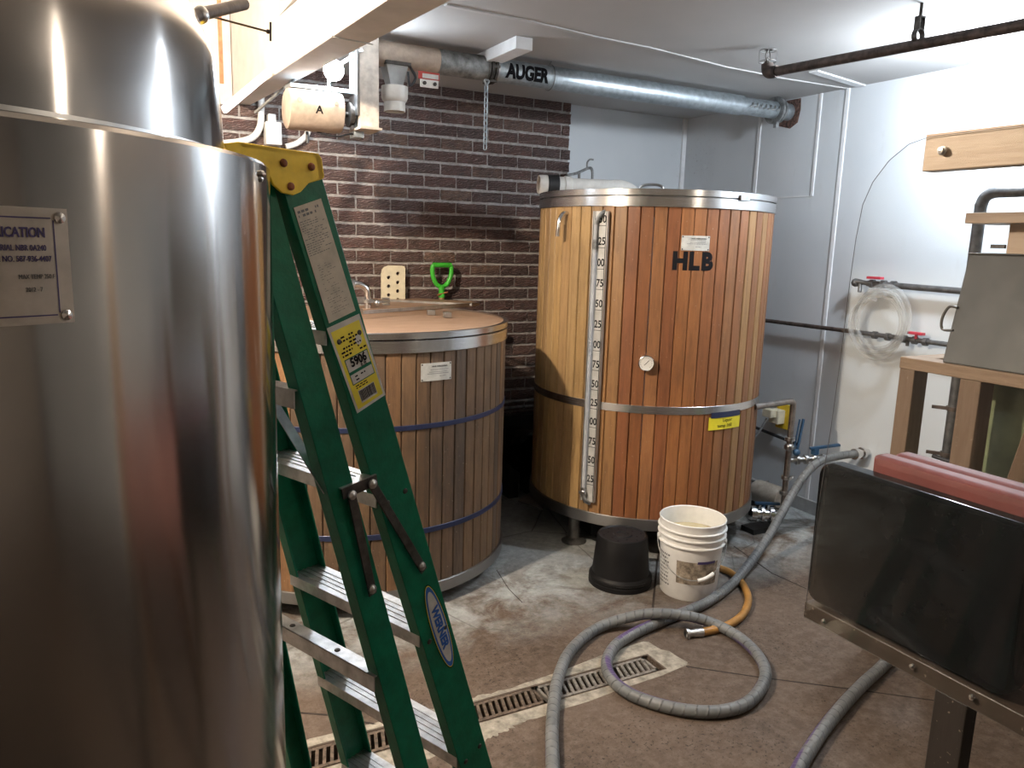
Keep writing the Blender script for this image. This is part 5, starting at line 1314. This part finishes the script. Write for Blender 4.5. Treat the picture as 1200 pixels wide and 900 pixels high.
# clear splash sheet
sh = thing('clear_sheet', 'clear plastic splash sheet with rounded corner fixed to the wooden stand', 'sheet', (SXF-.004, .7, .70))
px = [(943, 724), (951, 650), (962, 575), (974, 500), (985, 420), (996, 330), (1003, 280), (1011, 240), (1023, 213), (1042, 188), (1065, 169), (1090, 160), (1200, 147)]
poly = [onx(x, y, SXF-.005) for x, y in px]; e = poly[-1]; poly += [Vector((e.x, .15, e.z)), Vector((e.x, .15, .705))]
mb = MB(); mb.prism(poly, (.003, 0, 0)); obj('pane', mb, 'clear_sheet', sh, smooth=False)
mb = MB(); mb.tube([p for p in poly[:13]], .0007, 6); obj('cut_edge', mb, 'pipe_grey', sh)
t = thing('wood_plank', 'pale wood plank bolted along the top of the clear sheet', 'plank', (SXF+.02, .6, 1.77))
a = onx(1085, 160, SXF); b = onx(1083, 201, SXF)
mb = MB(); mb.box(SXF, SXF+.038, .15, a.y, 1.769, 1.842); obj('board', mb, 'lumber_pale', t, bevel=.002)
q = onx(1107, 177, SXF); mb = MB(); mb.lathe([(.009, 0), (.009, .004), (.006, .005), (.006, .010), (.0001, .011)], q-Vector((.005, 0, 0)), (-1, 0, 0), 12); obj('bolt', mb, 'steel_plain', t)
mb = MB(); mb.box(SXF+.04, SXF+.078, .15, .22, .742, 1.84); obj('post', mb, 'lumber_pale', t, bevel=.002)
# tubs
def tub(x0, x1, y0, y1, z0, z1, rc_, th, mat, name, label, lean=.0, group=None, br=.03, tr=.012):
    def rr(ix, z, seg=6):
        r_ = max(rc_-ix, .004); P = []
        for cx2, cy2, s in ((x1-ix-r_, y1-ix-r_, 0), (x0+ix+r_, y1-ix-r_, 1), (x0+ix+r_, y0+ix+r_, 2), (x1-ix-r_, y0+ix+r_, 3)):
            for k in range(seg+1):
                a = PI/2*s+PI/2*k/seg; P.append(Vector((cx2+r_*math.cos(a), cy2+r_*math.sin(a), z)))
        return P
    lv = [(br, z0), (br*.3, z0+br*.3), (0, z0+br), (-lean*.5, (z0+z1)/2), (-lean, z1-tr), (-lean+.002, z1-.003), (-lean+.006, z1), (th-lean+.004, z1), (th-lean+.006, z1-.01), (th+.01, z0+.03), (th+br, z0+.015)]
    rings = [rr(i, z) for i, z in lv]; n = len(rings[0]); mb = MB(); vs = [p for g in rings for p in g]
    fs = [(i*n+k, i*n+(k+1) % n, (i+1)*n+(k+1) % n, (i+1)*n+k) for i in range(len(rings)-1) for k in range(n)]
    fs += [tuple(range(n))[::-1], tuple((len(rings)-1)*n+k for k in range(n))]
    mb.add(vs, fs); o = obj(name, mb, mat, None); tag(o, label, 'tub', group); return o
tub(1.53, 1.76, .16, .738, .762, 1.09, .06, .006, 'pink_plastic', 'tub', 'pinkish plastic tub at the right picture edge beside the black tray')
def tray(x0, x1, y0, y1, z0, z1, rc_, mat, label, hollow=True):
    def rr(ix, seg=7):
        r_ = max(rc_-ix, .003); P = []
        for cy2, cz2, s_ in ((y1-ix-r_, z1-ix-r_, 0), (y0+ix+r_, z1-ix-r_, 1), (y0+ix+r_, z0+ix+r_, 2), (y1-ix-r_, z0+ix+r_, 3)):
            for k in range(seg+1):
                a = PI/2*s_+PI/2*k/seg; P.append((cy2+r_*math.cos(a), cz2+r_*math.sin(a)))
        return P
    w_ = x1-x0
    lv = [(.020, x0), (.008, x0+.003), (.001, x0+.012), (0, x0+.02), (0, x1), (.006, x1), (.006, x0+.03), (.03, x0+.008)]
    rings = [[Vector((x, a, b)) for a, b in rr(i_)] for i_, x in lv]; n = len(rings[0]); mb = MB()
    fs = [(i*n+k, i*n+(k+1) % n, (i+1)*n+(k+1) % n, (i+1)*n+k) for i in range(len(rings)-1) for k in range(n)]
    fs += [tuple(range(n))[::-1], tuple((len(rings)-1)*n+k for k in range(n))]
    mb.add([p for g in rings for p in g], fs); o = obj('tray', mb, mat, None); tag(o, label, 'tray'); return o
tray(SXF+.004, 1.556, .745, 1.243, .746, 1.103, .035, 'black_plastic', 'glossy black plastic tray standing on edge on the wooden stand behind the clear sheet')
ra = onx(1021, 532, 1.562); rb_ = onx(1044, 529, 1.612)
tray(1.562, 1.606, .50, ra.y, .748, ra.z, .012, 'red_plastic', 'dull red tray standing on edge directly behind the black tray')
tray(1.612, 1.656, .50, rb_.y-.004, .748, rb_.z-.002, .012, 'red_plastic', 'second dull red tray, farthest from the clear sheet')
# second table with the grey metal box
TX = 2.70
t2 = thing('wooden_table', 'rough lumber table carrying the grey metal box near the right wall', 'table', (3.0, 1.4, 0))
mb = MB(); mb.box(TX, TX+.089, .6, 1.900, 1.168, 1.213); obj('front_rail', mb, 'lumber', t2, bevel=.004)
mb = MB(); mb.box(TX+.5, TX+.589, .6, 1.900, 1.168, 1.213); obj('back_rail', mb, 'lumber', t2, bevel=.004)
for y in (1.86, 1.45, 1.05, .65):
    mb = MB(); mb.box(TX+.089, TX+.5, y-.04, y+.038, 1.17, 1.213); obj('crosspiece', mb, 'lumber', t2, bevel=.003)
for x, y0, y1 in ((TX+.002, 1.835, 1.897), (TX+.002, onx(1124, 450, TX).y-.075, onx(1124, 450, TX).y), (TX+.50, 1.81, 1.897), (TX+.5, .62, .70), (TX+.002, .62, .70)):
    mb = MB(); mb.box(x, x+.085, y0, y1, 0, 1.168); obj('leg', mb, 'lumber_upright', t2, bevel=.003)
mb = MB(); mb.bar((TX+.12, 1.52, .62), (TX+.16, 1.44, 1.165), (0, 0, 1), .05, .04); obj('brace', mb, 'lumber_upright', t2, bevel=.003)
# grey hopper box
q = onx(1136, 298, TX+.14)
t = thing('metal_box', 'dull grey sheet-metal box with sloping sides on the lumber table', 'box', (3.0, 1.3, 1.213))
zb, zt = 1.214, q.z
bq = onx(1105, 417, TX+.015)
b_ = [(TX+.015, bq.y), (TX+.50, bq.y), (TX+.50, .75), (TX+.015, .75)]; t_ = [(TX+.14, q.y), (TX+.46, q.y), (TX+.46, .80), (TX+.14, .80)]
mb = MB(); mb.add([(x, y, zb) for x, y in b_]+[(x, y, zt) for x, y in t_], [(0, 1, 2, 3), (4, 5, 6, 7), (0, 1, 5, 4), (1, 2, 6, 5), (2, 3, 7, 6), (3, 0, 4, 7)]); obj('shell', mb, 'grey_box', t, smooth=False, bevel=.004)
mb = MB(); mb.box(TX+.135, TX+.465, .795, q.y+.004, zt, zt+.006); obj('lid', mb, 'grey_box', t, smooth=False, bevel=.002)
ha, hb = onx(1116, 360, TX+.07), onx(1108, 386, TX+.05); mb = MB(); mb.tube(spline([ha+Vector((.0, -.02, 0)), ha+Vector((0, .012, 0)), Vector((hb.x, ha.y+.02, (ha.z+hb.z)/2)), hb+Vector((0, .012, 0)), hb+Vector((0, -.03, 0))], 5), .005, 8); obj('handle', mb, 'steel_dark', t)
# shelf board and post above box
q = onx(1131, 256, TX+.1)
t = thing('shelf_board', 'pale board on a wooden post above the grey metal box', 'shelf', (TX+.1, 1.3, 1.70))
mb = MB(); mb.box(TX+.10, TX+.30, .6, q.y, q.z-.018, q.z+.020); obj('board', mb, 'lumber_pale', t, bevel=.002)
q2 = onx(1191, 280, TX+.2); mb = MB(); mb.box(TX+.2, TX+.24, q2.y-.05, q2.y+.03, 1.60, q.z-.018); obj('post', mb, 'lumber_pale', t, bevel=.002)
mb = MB(); g = onx(1178, 289, TX+.2); mb.bar(g, g+Vector((0, .05, 0)), Z, .014, .012); obj('peg', mb, 'steel_dark', t)
# steel pipe frame
FX = 3.32
q = onx(1150, 226, FX); q2 = onx(1112, 500, FX)
t = thing('pipe_frame', 'grey steel pipe upright with bend behind the metal box', 'pipe', (FX, q.y, 0))
Yp = onx(1143, 290, FX).y
mb = MB(); mb.tube(spline([(FX, Yp, 0), (FX, Yp, 1.0), (FX, Yp, q.z-.12), (FX, Yp, q.z-.06), (FX, Yp-.014, q.z-.018), (FX, Yp-.055, q.z), (FX, Yp-.12, q.z), (FX, Yp-.4, q.z), (FX, Yp-1.2, q.z)], 8), .024, 18); obj('pipe', mb, 'pipe_grey', t)
mb = MB()
for z in (.93, .72): ring(mb, (FX, Yp, z), Z, .023, .031, .018); mb.bar((FX-.02, Yp+.02, z), (FX-.05, Yp+.07, z), Z, .014, .014)
obj('clamp', mb, 'rusty_pipe', t)
mb = MB(); mb.tube([(FX-.02, 2.1, .70), (FX-.02, 1.3, .66)], .010, 8); o = obj('low_pipe', mb, 'black_pipe', None); tag(o, 'thin dark pipe behind the lumber table legs', 'pipe')
# olive drum
dc_ = onx(1196, 520, 3.03); DRx, DRy = dc_.x, dc_.y
t = thing('drum', 'olive green plastic drum under the lumber table behind the red trays', 'drum', (DRx, DRy, 0))
mb = MB(); mb.lathe([(.001, 0), (.13, 0), (.14, .02), (.14, .50), (.145, .51), (.145, .53), (.14, .54), (.14, 1.12), (.13, 1.15), (.001, 1.155)], (DRx, DRy, .0), Z, 48); obj('body', mb, 'olive_plastic', t)
mb = MB(); mb.lathe([(.03, 1.15), (.03, 1.163), (.001, 1.163)], (DRx, DRy-.05, 0), Z, 20); obj('bung', mb, 'black_matte', t)
